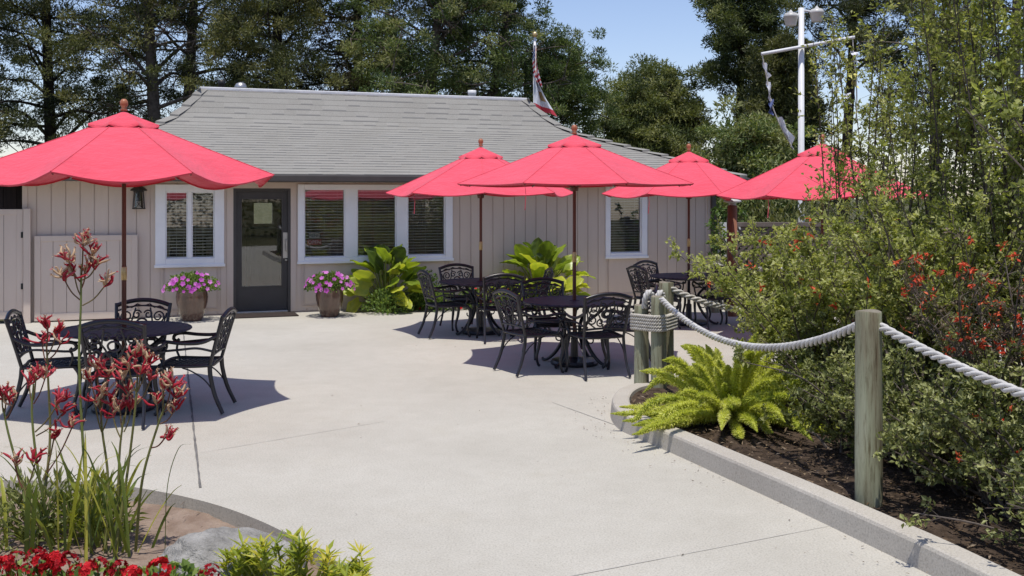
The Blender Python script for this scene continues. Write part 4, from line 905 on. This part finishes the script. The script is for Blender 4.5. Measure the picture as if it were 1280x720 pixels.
mb = MB(); C = [(x, 44 + rng.normal(0, 1), z) for x in np.arange(9, 40, 1.1) for z in np.arange(.3, 3.4 + .9 * math.sin(x * .9) + .6 * math.sin(x * 2.3), .9)]
clump_leaves(mb, np.array(C) + rng.normal(0, .3, (len(C), 3)), .9, 110, .24, .08, .8, .2, (.1, .9))
kind(mb.build('distant_woods', M['fresh_pine']), 'stuff')['label'] = 'low distant woods seen between the shrub stems at the right'
def shrub(name, label, x, y, h, tilt, ns, nleaf, L, Wd, mleaf, mstem='twig', cat='shrub', fl=None, z0=.09, twig=.28, lo=.12, tint=(0, 1), group='shrubs in the right bed', curve=.25, r0=.012, base=.15, bias=None, sides=5):
    t = thing(name, label, cat, (x, y, z0), 0, group); sb = MB(); P = []; Dv = []
    for i in range(ns):
        az = rng.uniform(0, 6.28); ti = tilt * math.sqrt(rng.random()); b = np.array((rng.normal(0, base), rng.normal(0, base), -.02)); ln = h * rng.uniform(.62, 1.05)
        dr = np.array((math.sin(ti) * math.cos(az), math.sin(ti) * math.sin(az), math.cos(ti)))
        if bias is not None: dr = dr + np.array(bias) * rng.uniform(.4, 1)
        dr /= np.linalg.norm(dr); out = np.array((dr[0], dr[1], -.35)) * curve * ln
        pth = bez([b, b + dr * ln * .35 + rng.normal(0, .02, 3), b + dr * ln * .7 + out * .35 + rng.normal(0, .03, 3), b + dr * ln + out], 5); pth[:, 2] = np.maximum(pth[:, 2], .02)
        sb.tube(pth, np.linspace(r0 * rng.uniform(.7, 1.2), .003, len(pth)), sides)
        nt_ = int(6 + ln * 7)
        for k in range(nt_):
            s = lo + (1 - lo) * rng.random(); q = s * (len(pth) - 1); a = int(q); p = pth[a] + (pth[min(a + 1, len(pth) - 1)] - pth[a]) * (q - a)
            td = rdir(1)[0] * .8 + dr * .6 + np.array((0, 0, .25)); td /= np.linalg.norm(td); tl_ = twig * rng.uniform(.4, 1.2) * (1.15 - .5 * s); e = p + td * tl_ + (0, 0, -.03)
            sb.tube([p, (p + e) / 2 + rng.normal(0, .012, 3), e], [.003, .0022, .0015], 3); P.append((p, e)); Dv.append(td)
    P = np.array(P); Dv = np.array(Dv); pick = rng.integers(0, len(P), nleaf); s = rand(nleaf, .1, 1.05)[:, None]
    pos = P[pick, 0] * (1 - s) + P[pick, 1] * s + rng.normal(0, .012, (nleaf, 3)); pos[:, 2] = np.maximum(pos[:, 2], .03)
    dv = Dv[pick] * .5 + rdir(nleaf) * .9; tt = rng.uniform(*tint, len(P)); nrm = rdir(nleaf) * .8 + np.array((0, 0, .8))
    sb.build('stems', M[mstem], t)
    lb = MB(); lb.leaves(pos, dv, nrm, L * rand(nleaf, .6, 1.35), Wd * rand(nleaf, .6, 1.3), np.clip(tt[pick] + rng.normal(0, .15, nleaf), 0, 1)); lb.build('leaves', M[mleaf], t)
    if fl:
        nf, size, mf, zmin = fl
        c = P[rng.permutation(len(P))[:nf * 4], 1]; c = c[c[:, 2] > zmin][:nf]; 
        for p in c:
            fb = MB(); k = rng.integers(5, 10); fb.leaves(np.repeat(p[None], k, 0) + rng.normal(0, size * .25, (k, 3)), rdir(k) + (0, 0, -.2), rdir(k), size * rand(k, .7, 1.3), size * .42, rng.random(k)); fb.build('flower', M[mf], t)
    return t
def XY(px, d): return ((px - 640) / F * d, d)
shrub('flowering_shrub', 'loose leafy shrub with sparse orange flowers before the half-hidden umbrella', *XY(1030, 8.9), 1.95, .64, 40, 17000, .041, .026, 'shrub_leaf', fl=(22, .05, 'orange_flower', .8), tint=(.1, 1), lo=.3)
shrub('flowering_shrub', 'airy yellow-green shrub behind the single kerb post', *XY(1122, 8.2), 1.9, .42, 32, 11000, .041, .026, 'shrub_leaf', fl=(10, .045, 'orange_flower', .8), tint=(.1, 1))
fsh = shrub('flowering_shrub', 'dense shrub with fine pale twigs in the middle of the right bed', *XY(1190, 7.9), 2.4, .40, 32, 11000, .041, .026, 'shrub_leaf', fl=(10, .045, 'orange_flower', .8))
tall = dict(cat='shrub', mstem='twig_dark', lo=.14, curve=.10, r0=.012, twig=.5, group='tall thin-stemmed shrubs')
shrub('tall_shrub', 'tall thin-stemmed shrub whose sparse top crosses the signal flags', *XY(1100, 9.9), 4.0, .15, 13, 5200, .044, .028, 'shrub_leaf', **tall)
shrub('tall_shrub', 'bright leafy tall shrub just right of the white lamp post', *XY(1062, 10.5), 3.6, .07, 8, 1900, .05, .03, 'shrub_leaf', **dict(tall, twig=.42))
shrub('tall_shrub', 'tall thin-stemmed shrub right of the signal flags reaching the top edge', *XY(1168, 9.0), 4.3, .15, 15, 9500, .044, .028, 'shrub_leaf', **tall)
shrub('tall_shrub', 'tall dark-stemmed shrub above the red-flowered bush', *XY(1236, 8.5), 4.4, .16, 15, 8800, .044, .028, 'shrub_leaf', **tall)
shrub('tall_shrub', 'tall leafy shrub cut by the right edge of the picture', *XY(1300, 8.0), 4.4, .18, 15, 8800, .044, .028, 'shrub_leaf', **tall)
shrub('red_flowered_bush', 'reddish twiggy bush covered in small red flowers behind the rope at right', *XY(1275, 6.75), 1.7, .62, 40, 7000, .034, .014, 'redbush_leaf', fl=(99, .042, 'orange_flower', .75), twig=.24)
shrub('low_shrub', 'small-leaved grey-green shrub just right of the single kerb post', *XY(1160, 6.9), 1.15, .85, 36, 9000, .036, .024, 'under_leaf', twig=.2)
shrub('low_shrub', 'grey-green shrub under the rope near the right kerb', *XY(1245, 6.3), .95, .95, 34, 7500, .036, .024, 'under_leaf', twig=.2, fl=(8, .035, 'orange_flower', .2))
shrub('low_shrub', 'dark grey-green shrub filling the gap behind the foxtail fern', *XY(1062, 8.2), 1.0, .75, 32, 8000, .038, .025, 'under_leaf', twig=.22)
shrub('low_shrub', 'silvery leaved shrub below the far rope swag', *XY(1045, 9.4), .95, .65, 24, 4600, .040, .025, 'under_leaf', twig=.22, tint=(.3, 1))
shrub('low_shrub', 'dark low shrub between fern and kerb post', *XY(1078, 7.3), .72, .95, 30, 6500, .036, .023, 'under_leaf', twig=.16, tint=(0, .7))
shrub('flowering_shrub', 'fine-leaved shrub nearest the far rope swag, left of the other shrubs', *XY(1000, 9.5), 1.7, .5, 28, 8500, .041, .026, 'shrub_leaf', fl=(8, .045, 'orange_flower', .8), tint=(.1, 1), lo=.3)
shrub('low_shrub', 'arching shrub whose leaves hang over the dark soil right of the kerb post', *XY(1238, 6.5), 1.0, .95, 40, 6500, .036, .024, 'under_leaf', twig=.2, lo=.4)
shrub('low_shrub', 'arching shrub over the soil below the right-hand rope', *XY(1290, 5.9), 1.0, 1.0, 40, 6500, .036, .024, 'under_leaf', twig=.2, lo=.4, fl=(8, .035, 'orange_flower', .3))
shrub('low_shrub', 'twiggy low shrub leaning over the kerb at the right edge', 2.85, 5.15, .62, .9, 20, 1800, .036, .022, 'under_leaf', twig=.22, bias=(-.7, -.1, 0))
shrub('climbing_plant', 'dark leafy climber on the lattice by the cap light post', 3.66, 18.0, 1.95, .16, 9, 700, .09, .06, 'bed_leaf', z0=-.05, tint=(0, .5), cat='climber')
for i, (sx, sy, sc, lab) in enumerate(((3.6, 4.6, 1.25, 'shrub nearest the kerb beyond the right edge'), (4.9, 5.6, 1.35, 'shrub behind the rope beyond the right edge'), (4.7, 3.4, 1.3, 'shrub beside the hidden kerb post'), (6.2, 7.2, 1.4, 'shrub deep in the bed beyond the right edge'), (6.0, 4.6, 1.4, 'large shrub at the back of the bed beyond the right edge'))):
    o = copy_tree(fsh); o.location = (sx, sy, .09); o.scale = (sc, sc, sc); o.rotation_euler = (0, 0, i * 1.3); o['label'] = 'loose leafy ' + lab
# foxtail fern
def foxtail(x, y, n):
    t = thing('foxtail_fern', 'lime green foxtail fern with plumed fronds at the kerb tip', 'fern', (x, y, .1)); sb = MB(); lb = MB()
    for i in range(n):
        az = i * 2.39996 + rng.normal(0, .35); f = (i + .5) / n; el = R(76) - f ** .85 * R(68) + rng.normal(0, .17); ln = rng.uniform(.5, .98) * (.84 + .38 * f)
        d0 = np.array((math.cos(az) * math.cos(el), math.sin(az) * math.cos(el), math.sin(el))); hz = np.array((math.cos(az), math.sin(az), 0))
        b = hz * .05 * rng.random() + (0, 0, 0); droop = rng.uniform(.05, .25) + .5 * f * (rng.random() < .4)
        p = bez([b, b + d0 * ln * .4, b + d0 * ln * .75 + (0, 0, -droop * ln * .35), b + d0 * ln * .95 + hz * .02 + (0, 0, -droop * ln * 1.0)], 8); p[:, 2] = np.maximum(p[:, 2], .05)
        sb.tube(p, np.interp(np.linspace(0, 1, len(p)), [0, .12, .4, .8, 1], [.008, .024, .028, .018, .004]), 7, tint=float(rng.uniform(0, .5))); m = int(900 * ln / .75); s = rng.random(m) ** .85 * .93 + .07; q = s * (len(p) - 1); a = q.astype(int).clip(0, len(p) - 2)  # darker core colour paints shade into the depth of each plume
        c = p[a] + (p[a + 1] - p[a]) * (q - a)[:, None]; ax = (p[a + 1] - p[a]); ax /= np.linalg.norm(ax, axis=1)[:, None]
        rad = rdir(m); rad -= ax * np.sum(rad * ax, 1)[:, None]; rad /= np.linalg.norm(rad, axis=1)[:, None]
        w = .054 * np.clip(np.minimum((s + .12) * 4, (1.04 - s) * 2.4), .12, 1)
        lb.leaves(c, rad + ax * .55, rdir(m), w * rand(m, .8, 1.2), .010, np.clip(rng.uniform(.2, .75) + rng.normal(0, .18, m), 0, 1), .1)
    sb.build('stems', M['fern_leaf'], t, True); lb.build('fronds', M['fern_leaf'], t)
foxtail(*G(912, 526, .1)[:2], 112)
# broad-leaved plants
def broadleaf(px, v, n, h, spread, label, seed):
    u_ = U(px, v); t = thing('broad_leaved_plant', label, 'plant', (*HW(u_, v), -.0), 0, 'broad-leaved plants against the wall'); r = np.random.default_rng(seed); sb = MB(); lb = MB()
    for i in range(n):
        f = (i + .5) / n; az = i * 2.39996 + r.normal(0, .25); rad = spread * f ** .6 * r.uniform(.7, 1.1); z = h * (.80 - .62 * f ** 1.2) * r.uniform(.85, 1.1)
        a = np.array((math.cos(az), math.sin(az) * .6, 0)); tip = a * rad + (0, 0, z)
        if tip[1] > .30: tip[1] = .30 * r.uniform(.4, 1)
        base = a * .07; p = bez([base, base + a * rad * .35 + (0, 0, z * .62), tip], 7); sb.tube(p, np.linspace(.015, .009, len(p)), 6)
        L = r.uniform(.30, .43); wd = L * r.uniform(.66, .82); inc = R(72) - f * R(82) + r.normal(0, .28)   # blade tilt: upright inside, arching outside
        ah = a / (np.linalg.norm(a) + 1e-6); D_ = ah * math.cos(inc) + np.array((0, 0, math.sin(inc))); S = np.cross(ah, (0, 0, 1.0)); Nn = np.cross(S, D_)
        ro = r.normal(0, .55); S, Nn = S * math.cos(ro) + Nn * math.sin(ro), Nn * math.cos(ro) - S * math.sin(ro)
        if Nn[2] < 0 and inc < .9: Nn = -Nn
        NL, NW = 10, 8; vs = []; curl = r.uniform(.1, .42); cup = r.uniform(-.1, .38); wv = r.uniform(.008, .022)
        for k in range(NL + 1):
            s = k / NL; w = wd * .5 * max(.02, math.sin(math.pi * (s * .94 + .06) ** .85)) ** .55 if k < NL else .006
            for j in range(NW + 1):
                q = j / NW * 2 - 1; vs.append(tip + D_ * (L * s - L * .12 * q * q * (s < .25)) + S * w * q + Nn * (abs(q) * w * cup - curl * L * s * s + wv * math.sin(s * 13 + q * 4 + i) * abs(q)))
        W_ = NW + 1; fs = [(k * W_ + j, k * W_ + j + 1, (k + 1) * W_ + j + 1, (k + 1) * W_ + j) for k in range(NL) for j in range(NW)]
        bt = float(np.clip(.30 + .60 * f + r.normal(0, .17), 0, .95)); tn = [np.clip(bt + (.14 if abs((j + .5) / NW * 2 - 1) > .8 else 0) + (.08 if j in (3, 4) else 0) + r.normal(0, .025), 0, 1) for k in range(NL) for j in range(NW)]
        lb.add(vs, fs, tn)
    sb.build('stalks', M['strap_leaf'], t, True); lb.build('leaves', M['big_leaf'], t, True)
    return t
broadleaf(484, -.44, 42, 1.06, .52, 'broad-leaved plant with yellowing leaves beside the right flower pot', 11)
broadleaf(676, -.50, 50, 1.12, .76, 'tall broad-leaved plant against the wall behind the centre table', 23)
# low bedding by the wall
def bedding(x, y, r, h, n, label, mleaf='bed_leaf', L=.06, Wd=.04, flowers=(), z0=0.0, name='bedding_plant', group='low plants along the wall', tint=(0, 1), cat='plant', fsize=.03):
    t = thing(name, label, cat, (x, y, z0), 0, group); m = n; q = rdir(m); q[:, 2] = np.abs(q[:, 2]); q *= (rng.random(m) ** .4)[:, None]; P = q * np.array((r, r, h)) + (0, 0, .02)
    sb = MB()
    for i in range(24): e = P[i] * .85; sb.tube([(e[0] * .2, e[1] * .2, 0), e * .6 + (0, 0, .02), e], [.006, .004, .002], 4)
    sb.build('stems', M['strap_leaf'], t); lb = MB()
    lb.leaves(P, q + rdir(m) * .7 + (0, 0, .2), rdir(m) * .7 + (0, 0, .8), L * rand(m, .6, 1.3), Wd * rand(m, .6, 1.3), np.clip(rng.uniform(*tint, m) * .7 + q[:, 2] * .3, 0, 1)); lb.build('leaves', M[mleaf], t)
    for mf, nf in flowers:
        qq = rdir(nf) + np.array((0, -.45, .1)); qq /= np.linalg.norm(qq, axis=1)[:, None]; qq[:, 2] = np.abs(qq[:, 2]); c = qq * np.array((r, r, h)) * 1.03 + (0, 0, .03)
        for p, nn in zip(c, qq): fb = MB(); bloom(fb, p, nn + np.array((0, -.35, .1)), fsize * rng.uniform(.7, 1.25)); fb.build('flower', M[mf], t)
    return t
def bloom(fb, p, nn, r, k=5):
    nn = nn / np.linalg.norm(nn); a = np.cross(nn, (.3, .5, .8)); a /= np.linalg.norm(a); b = np.cross(nn, a); th = np.arange(k) * 2 * np.pi / k + rng.random() * 6
    Dv = np.cos(th)[:, None] * a + np.sin(th)[:, None] * b + nn * .25
    fb.leaves(np.repeat(p[None], k, 0), Dv, np.repeat(nn[None], k, 0), r, r * 1.05, np.clip(rng.random() + rng.normal(0, .1, k), 0, 1), .08)
for px, v, r_, h_, nl_, fl_, lab in ((520, -.35, .32, .34, 800, (), 'low green foliage at the foot of the broad-leaved plant'), (548, -.55, .34, .36, 900, (('red_flower', 5), ('white_flower', 4)), 'low green bedding with red and white flowers behind the back left table'),
                                     (590, -.5, .32, .32, 800, (('red_flower', 9),), 'low green bedding with red flowers under the back left table'), (640, -.5, .34, .3, 700, (('red_flower', 4),), 'low green bedding at the foot of the tall broad-leaved plant'),
                                     (484, -.62, .42, .38, 900, (), 'mid green undergrowth round the stalks of the broad-leaved plant by the pot'), (680, -.66, .42, .36, 800, (), 'mid green undergrowth round the stalks of the tall broad-leaved plant'),
                                     (535, -.2, .3, .62, 600, (), 'dark green bush under the right end of the triple window')):
    bedding(*HW(U(px, v), v), r_, h_, nl_, lab, flowers=fl_, tint=(0, .5) if 'dark' in lab else (0, 1))
bedding(5.3, 19.3, 1.7, 2.0, 3600, 'dark hedge bush added behind the lattice fence to darken its gaps', 'pine_leaf', .13, .06, (), -.1, 'added_hedge', 'low plants behind the lattice', (.2, .9), 'hedge')  # added as a dark backing so the lattice gaps do not look bright
# glazed pots with petunias
def pot(px, d, zt, r, lab, lab2, seed):
    x, y = XY(px, d); t = thing('glazed_pot', lab, 'pot', (x, y, 0), 0, 'brown glazed pots by the door')
    MB().lathe([(.001, .004), (r * .62, .004), (r * .66, .02), (r * .84, zt * .28), (r * 1.0, zt * .58), (r * 1.03, zt * .75), (r * .97, zt * .93), (r * 1.02, zt), (r * .95, zt + .005), (r * .88, zt - .02), (r * .86, zt - .08)], 36).build('vessel', M['pot'], t, True)
    MB().lathe([(.001, zt - .05), (r * .865, zt - .05)], 20).build('potting_soil', M['soil'], t)
    b = bedding(x, y, r * 1.8, .27, 1500, lab2, 'bed_leaf', .05, .034, (('pink_flower', 44),), zt - .05, 'petunia', 'petunias in the glazed pots', cat='flowers', fsize=.042)
    for ch in b.children: ch.location.z = 0
pot(240, 15.85, .50, .235, 'brown glazed pot left of the door', 'pink petunias spilling from the pot left of the door', 1)
pot(412, 16.4, .46, .215, 'brown glazed pot right of the door', 'pink petunias spilling from the pot right of the door', 2)

# ------------------------------------------------------------------ foreground bed
def kangaroo(px, py, leaves, heads, label, mix_tan=.25, seed=1, size=1.0):
    b = G(px, py, -.08); t = thing('kangaroo_paw', label, 'plant', b, 0, 'kangaroo paw plants in the front bed'); r = np.random.default_rng(seed); lb = MB(); sb = MB(); fb = MB()
    for i in range(leaves):
        az = r.uniform(0, 6.28); ln = r.uniform(.3, .75); ti = r.uniform(.03, .5); d_ = np.array((math.sin(ti) * math.cos(az), math.sin(ti) * math.sin(az), math.cos(ti))); hz = np.array((math.cos(az), math.sin(az), 0))
        o = np.array((r.normal(0, .09), r.normal(0, .09), 0)); q = r.uniform(0, .35) * ln
        p = bez([o, o + d_ * ln * .5, o + d_ * ln * .85 + hz * q * .4 + (0, 0, -q * .15), o + d_ * ln + hz * q * .9 + (0, 0, -q * .5)], 5); sd = np.cross(hz, (0, 0, 1.0)); sd = sd * math.cos(az * 3) + hz * math.sin(az * 3) * .6; w = r.uniform(.007, .015) * np.interp(np.linspace(0, 1, len(p)), [0, .5, 1], [.9, 1, .05])
        v = np.stack([p - sd * w[:, None], p + hz * .004, p + sd * w[:, None]], 1).reshape(-1, 3); n_ = len(p)
        lb.add(v, [(k * 3 + j, k * 3 + j + 1, k * 3 + j + 4, k * 3 + j + 3) for k in range(n_ - 1) for j in (0, 1)], float(np.clip(r.uniform(0, 1), 0, 1)))
    for stem in heads:
        sp, hs_, dd = stem; pts = [W(x, y, b[1] + dd) - b for x, y in sp]; pts[0] = np.array((pts[0][0], r.normal(0, .05), 0)); p = bez(pts, 8); sb.tube(p, np.linspace(.009, .005, len(p)) * size, 7, tint=float(r.uniform(.55, 1)))
        for (hx, hy, ax, ay, k) in hs_:
            h = W(hx, hy, b[1] + dd + r.normal(0, .03)) - b; a = W(ax, ay, b[1] + dd) - b; k = int(k * 1.4); sb.tube(bez([a, (a + h) / 2 + (0, 0, -.02), h], 5), .0042, 6, tint=float(r.uniform(0, .5)))
            fb = MB(); out = (h - a); out /= np.linalg.norm(out) + 1e-6
            for c in range(k):
                s = r.uniform(0, .035); o = h - out * s + r.normal(0, .005, 3); dv = out * .35 + np.array((r.normal(0, .6), r.normal(0, .55), r.uniform(.1, .95))); dv /= np.linalg.norm(dv); ln = r.uniform(.055, .088) * size
                cv = np.cross(dv, r.normal(size=3)) * .012; tan_ = r.random() < mix_tan + .12
                p = bez([o, o + dv * ln * .5 + cv, o + dv * ln + cv * .2], 4); rad = np.interp(np.linspace(0, 1, len(p)), [0, .3, .75, 1], [.0035, .0062, .0068, .0036]) * size
                fb.tube(p, rad, 6, tint=float(1.0 if tan_ else r.uniform(.1, .62)))
                tipc = p[-1]                             # claw lobes at the mouth
                fb.leaves(np.repeat(tipc[None], 4, 0), dv * .5 + r.normal(size=(4, 3)) * .8, r.normal(size=(4, 3)), .017 * size, .007 * size, float(1.0 if r.random() < .55 else .6))
            fb.build('flower_head', M['paw_flower'], t, True)
    lb.build('leaves', M['strap_leaf'], t, True); sb.build('stems', M['paw_stem'], t, True)
    return t
kangaroo(112, 688, 17, [([(118, 688), (104, 560), (99, 450), (101, 385), (102, 330)], [(104, 303, 102, 345, 9), (84, 322, 100, 352, 8), (78, 345, 100, 375, 9), (92, 340, 101, 370, 6), (116, 318, 103, 345, 8), (122, 330, 103, 350, 7), (133, 355, 103, 382, 6), (108, 335, 102, 360, 5)], 0)],
         'tallest kangaroo paw, its lone stem rising past the table with faded blooms', .42, 1)
kangaroo(155, 690, 26, [([(150, 688), (158, 600), (168, 520), (172, 470)], [(170, 440, 172, 480, 8), (185, 450, 172, 490, 8), (160, 455, 170, 490, 8), (150, 470, 168, 500, 7), (190, 470, 172, 505, 7), (176, 462, 172, 490, 6)], 0),
                         ([(140, 688), (135, 600), (128, 540), (125, 500)], [(120, 455, 126, 510, 9), (112, 470, 126, 515, 8), (135, 465, 127, 510, 8), (128, 490, 126, 530, 7), (118, 500, 127, 540, 6), (140, 500, 128, 540, 6)], .1),
                         ([(160, 688), (178, 600), (198, 530), (208, 505)], [(215, 478, 206, 512, 8), (224, 490, 206, 515, 8), (205, 480, 203, 520, 7), (220, 510, 200, 530, 6), (196, 500, 198, 532, 6), (208, 545, 188, 560, 6)], -.1),
                         ([(148, 688), (148, 610), (150, 560), (155, 520)], [(150, 510, 153, 540, 7), (165, 508, 155, 540, 7), (140, 515, 152, 550, 6), (160, 490, 155, 530, 7)], .05)],
         'kangaroo paw with the densest mass of red blooms before the left table', .22, 2)
kangaroo(52, 686, 15, [([(60, 686), (48, 590), (40, 520), (42, 480)], [(45, 470, 42, 500, 7), (58, 468, 42, 505, 7), (36, 478, 41, 510, 6), (75, 500, 44, 540, 8), (80, 515, 45, 545, 6)], 0),
                       ([(50, 686), (30, 620), (10, 540), (4, 510)], [(8, 495, 5, 520, 7), (18, 500, 6, 525, 6), (2, 490, 4, 515, 5)], .1),
                       ([(66, 686), (62, 560), (60, 470), (58, 430)], [(60, 405, 58, 440, 6), (72, 412, 59, 445, 5), (52, 425, 58, 455, 5), (78, 425, 60, 450, 4)], .2),
                       ([(56, 686), (40, 640), (30, 610), (28, 600)], [(18, 578, 28, 610, 6), (46, 572, 32, 612, 6), (92, 530, 60, 590, 6), (68, 545, 55, 600, 5)], -.1)],
         'kangaroo paw at the left edge with scattered bright red blooms', .12, 3)
bedding(*G(40, 672, -.08)[:2], .42, .34, 900, 'grey-green leafy plant at the feet of the kangaroo paws', 'under_leaf', .07, .022, (), -.08, 'bedding_plant', 'low plants in the front bed')
bedding(*G(118, 668, -.08)[:2], .25, .3, 450, 'small yellowing leafy plant between the kangaroo paw stems', 'strap_leaf', .09, .022, (), -.08, 'bedding_plant', 'low plants in the front bed', (.3, 1))
def geranium(px, py, d, r, h, heads, label, mf=None):
    x, y = XY(px, d); t = bedding(x, y, r, h, 420, label, 'bed_leaf', .05, .045, (), -.08, 'geranium', 'geraniums along the bottom edge', cat='flowers'); fb = MB(); sb = MB()
    for hx, hy, rr, tn in heads:
        fb = MB(); c = W(hx, hy, d - .02) - np.array((x, y, -.08)); sb.tube([(c[0] * .4, c[1] * .4, c[2] * .3), c * .8, c], .004, 5)
        for _ in range(26):
            q = rdir(1)[0]; q[2] = abs(q[2]) - .25; p = c + q * rr
            k = 5; nn = q; a = np.cross(nn, (.3, .5, .8)); a /= np.linalg.norm(a); b_ = np.cross(nn, a); th = np.arange(k) * 1.2566 + rng.random() * 6
            fb.leaves(np.repeat(p[None], k, 0), np.cos(th)[:, None] * a + np.sin(th)[:, None] * b_ + nn * .3, np.repeat(nn[None], k, 0), .019 if tn > .3 else .012, .019 if tn > .3 else .01, np.clip(tn + rng.normal(0, .12, k), 0, 1), .08)
        fb.build('flower_head', M['red_flower'], t)
    sb.build('flower_stalks', M['paw_stem'], t)
geranium(30, 740, 4.7, .32, .30, [(20, 700, .05, .15), (45, 695, .05, .1), (5, 705, .04, .75), (62, 712, .04, .8), (35, 715, .05, .2), (52, 702, .04, .5), (15, 716, .045, .1), (75, 706, .04, .3)], 'red geranium with browning heads in the bottom left corner')
geranium(105, 745, 4.72, .30, .28, [(85, 700, .05, .12), (70, 698, .035, .6), (110, 712, .045, .75), (140, 716, .035, .2), (95, 715, .04, .3), (125, 705, .04, .12), (150, 708, .035, .15), (165, 717, .04, .7)], 'fading red geranium left of the bright red flower head')
geranium(205, 750, 4.75, .26, .27, [(200, 711, .06, .85), (262, 716, .05, .1)], 'geranium with one large bright red head before the boulder')
# lime shrub
x, y = XY(365, 4.95); ls = thing('lime_leaved_shrub', 'lime green whorled shrub at the bottom edge beside the boulder', 'shrub', (x, y, -.08)); sb = MB(); lb = MB()
for i in range(46):
    hx, hy = rng.uniform(280, 455), 0; hy = 668 + abs(hx - 360) * .22 + rng.uniform(0, 45); c = W(hx, hy, 4.95 + rng.normal(0, .12)) - np.array((x, y, -.08))
    sb.tube(bez([(c[0] * .4, c[1] * .3, 0), c * (.7, .6, .6), c], 4), [.005] * 9, 5); tt = rng.uniform(.1, .9)
    for k in range(20):
        s = rng.random() * .10; dv = np.array((math.cos(k * 2.4), math.sin(k * 2.4), rng.uniform(.2, 1.1))); p = c - np.array((0, 0, 1)) * s
        lb.leaves(p[None], dv[None], rdir(1) * .4 + (0, 0, 1), rng.uniform(.055, .10), rng.uniform(.014, .024), float(np.clip(tt + rng.normal(0, .15), 0, 1)), .2)
sb.build('stems', M['strap_leaf'], ls); lb.build('leaves', M['lime_leaf'], ls)
# boulder
bm = bmesh.new(); bmesh.ops.create_icosphere(bm, subdivisions=5, radius=1); r_ = np.random.default_rng(8)
pl_n = r_.normal(size=(13, 3)); pl_n /= np.linalg.norm(pl_n, axis=1)[:, None]; pl_d = r_.uniform(.70, .92, 13); ph = r_.uniform(0, 6, (9, 3))
for v_ in bm.verts:
    p = np.array(v_.co); 
    for n_, d_ in zip(pl_n, pl_d):
        q = p @ n_
        if q > d_: p = p - n_ * (q - d_) * .85
    p = p * (1 + .025 * sum(math.sin(5 * p @ ph[i] + i) for i in range(9)) / 3); v_.co = (p[0] * .40, p[1] * .28, p[2] * .20)
me = bpy.data.meshes.new('boulder'); bm.to_mesh(me); bm.free(); me.materials.append(M['rock'])
for p_ in me.polygons: p_.use_smooth = True
bo = bpy.data.objects.new('boulder', me); COL.objects.link(bo); bo.location = W(283, 712, 5.25); tag(bo, 'grey granite boulder in the bare soil of the front bed', 'rock')
# litter and twigs
def litter(name, label, n, samp, size, z):
    P = np.array([samp() for _ in range(n)]); P = np.c_[P, np.full(n, z) + rng.uniform(0, .012, n)]; lb = MB(); D_ = rdir(n) * (1, 1, .25)
    lb.leaves(P, D_, rdir(n) * .3 + (0, 0, 1), size * rand(n, .5, 1.5), size * (.35 if n > 1000 or size < .03 else .10) * rand(n, .4, 1.4), rng.random(n)); o = kind(lb.build(name, M['litter']), 'stuff'); o['label'] = label
def samp_r():
    while True:
        p = (rng.uniform(1, 4.2), rng.uniform(4.2, 9.6))
        if bed_in(*p): return p
litter('leaf_litter', 'dead leaves and bark scattered over the right bed', 4200, samp_r, .04, .115)
def samp_p():
    while True:
        if rng.random() < .6: k = rng.integers(10, len(kpath) - 30); p = kpath[k] - np.array((abs(rng.normal(0, .18)) + .02, rng.normal(0, .1)))
        else: p = np.array((rng.uniform(-5, 3), rng.uniform(5.5, 15)))
        if not bed_in(*p) and not (p[0] < -1.0 and p[1] < 7.6): return p
litter('fallen_leaves', 'small dry leaves and specks fallen on the concrete patio', 150, samp_p, .022, .006)
litter('twig_litter', 'dead twigs scattered on the bare front bed', 240, lambda: (rng.uniform(-3.2, -1.2), rng.uniform(5.1, 6.9)), .06, -.06)
mb = MB(); nb = 9000; P = np.c_[rng.uniform(3.6, 9, nb), rng.uniform(16.3, 17.5, nb), np.full(nb, -.15)]; mb.leaves(P, rdir(nb) * .4 + (0, 0, 1), rdir(nb), .16 * rand(nb, .6, 1.3), .02, rng.random(nb))
kind(mb.build('grass', M['lawn']), 'stuff')['label'] = 'strip of bright grass behind the back patio'
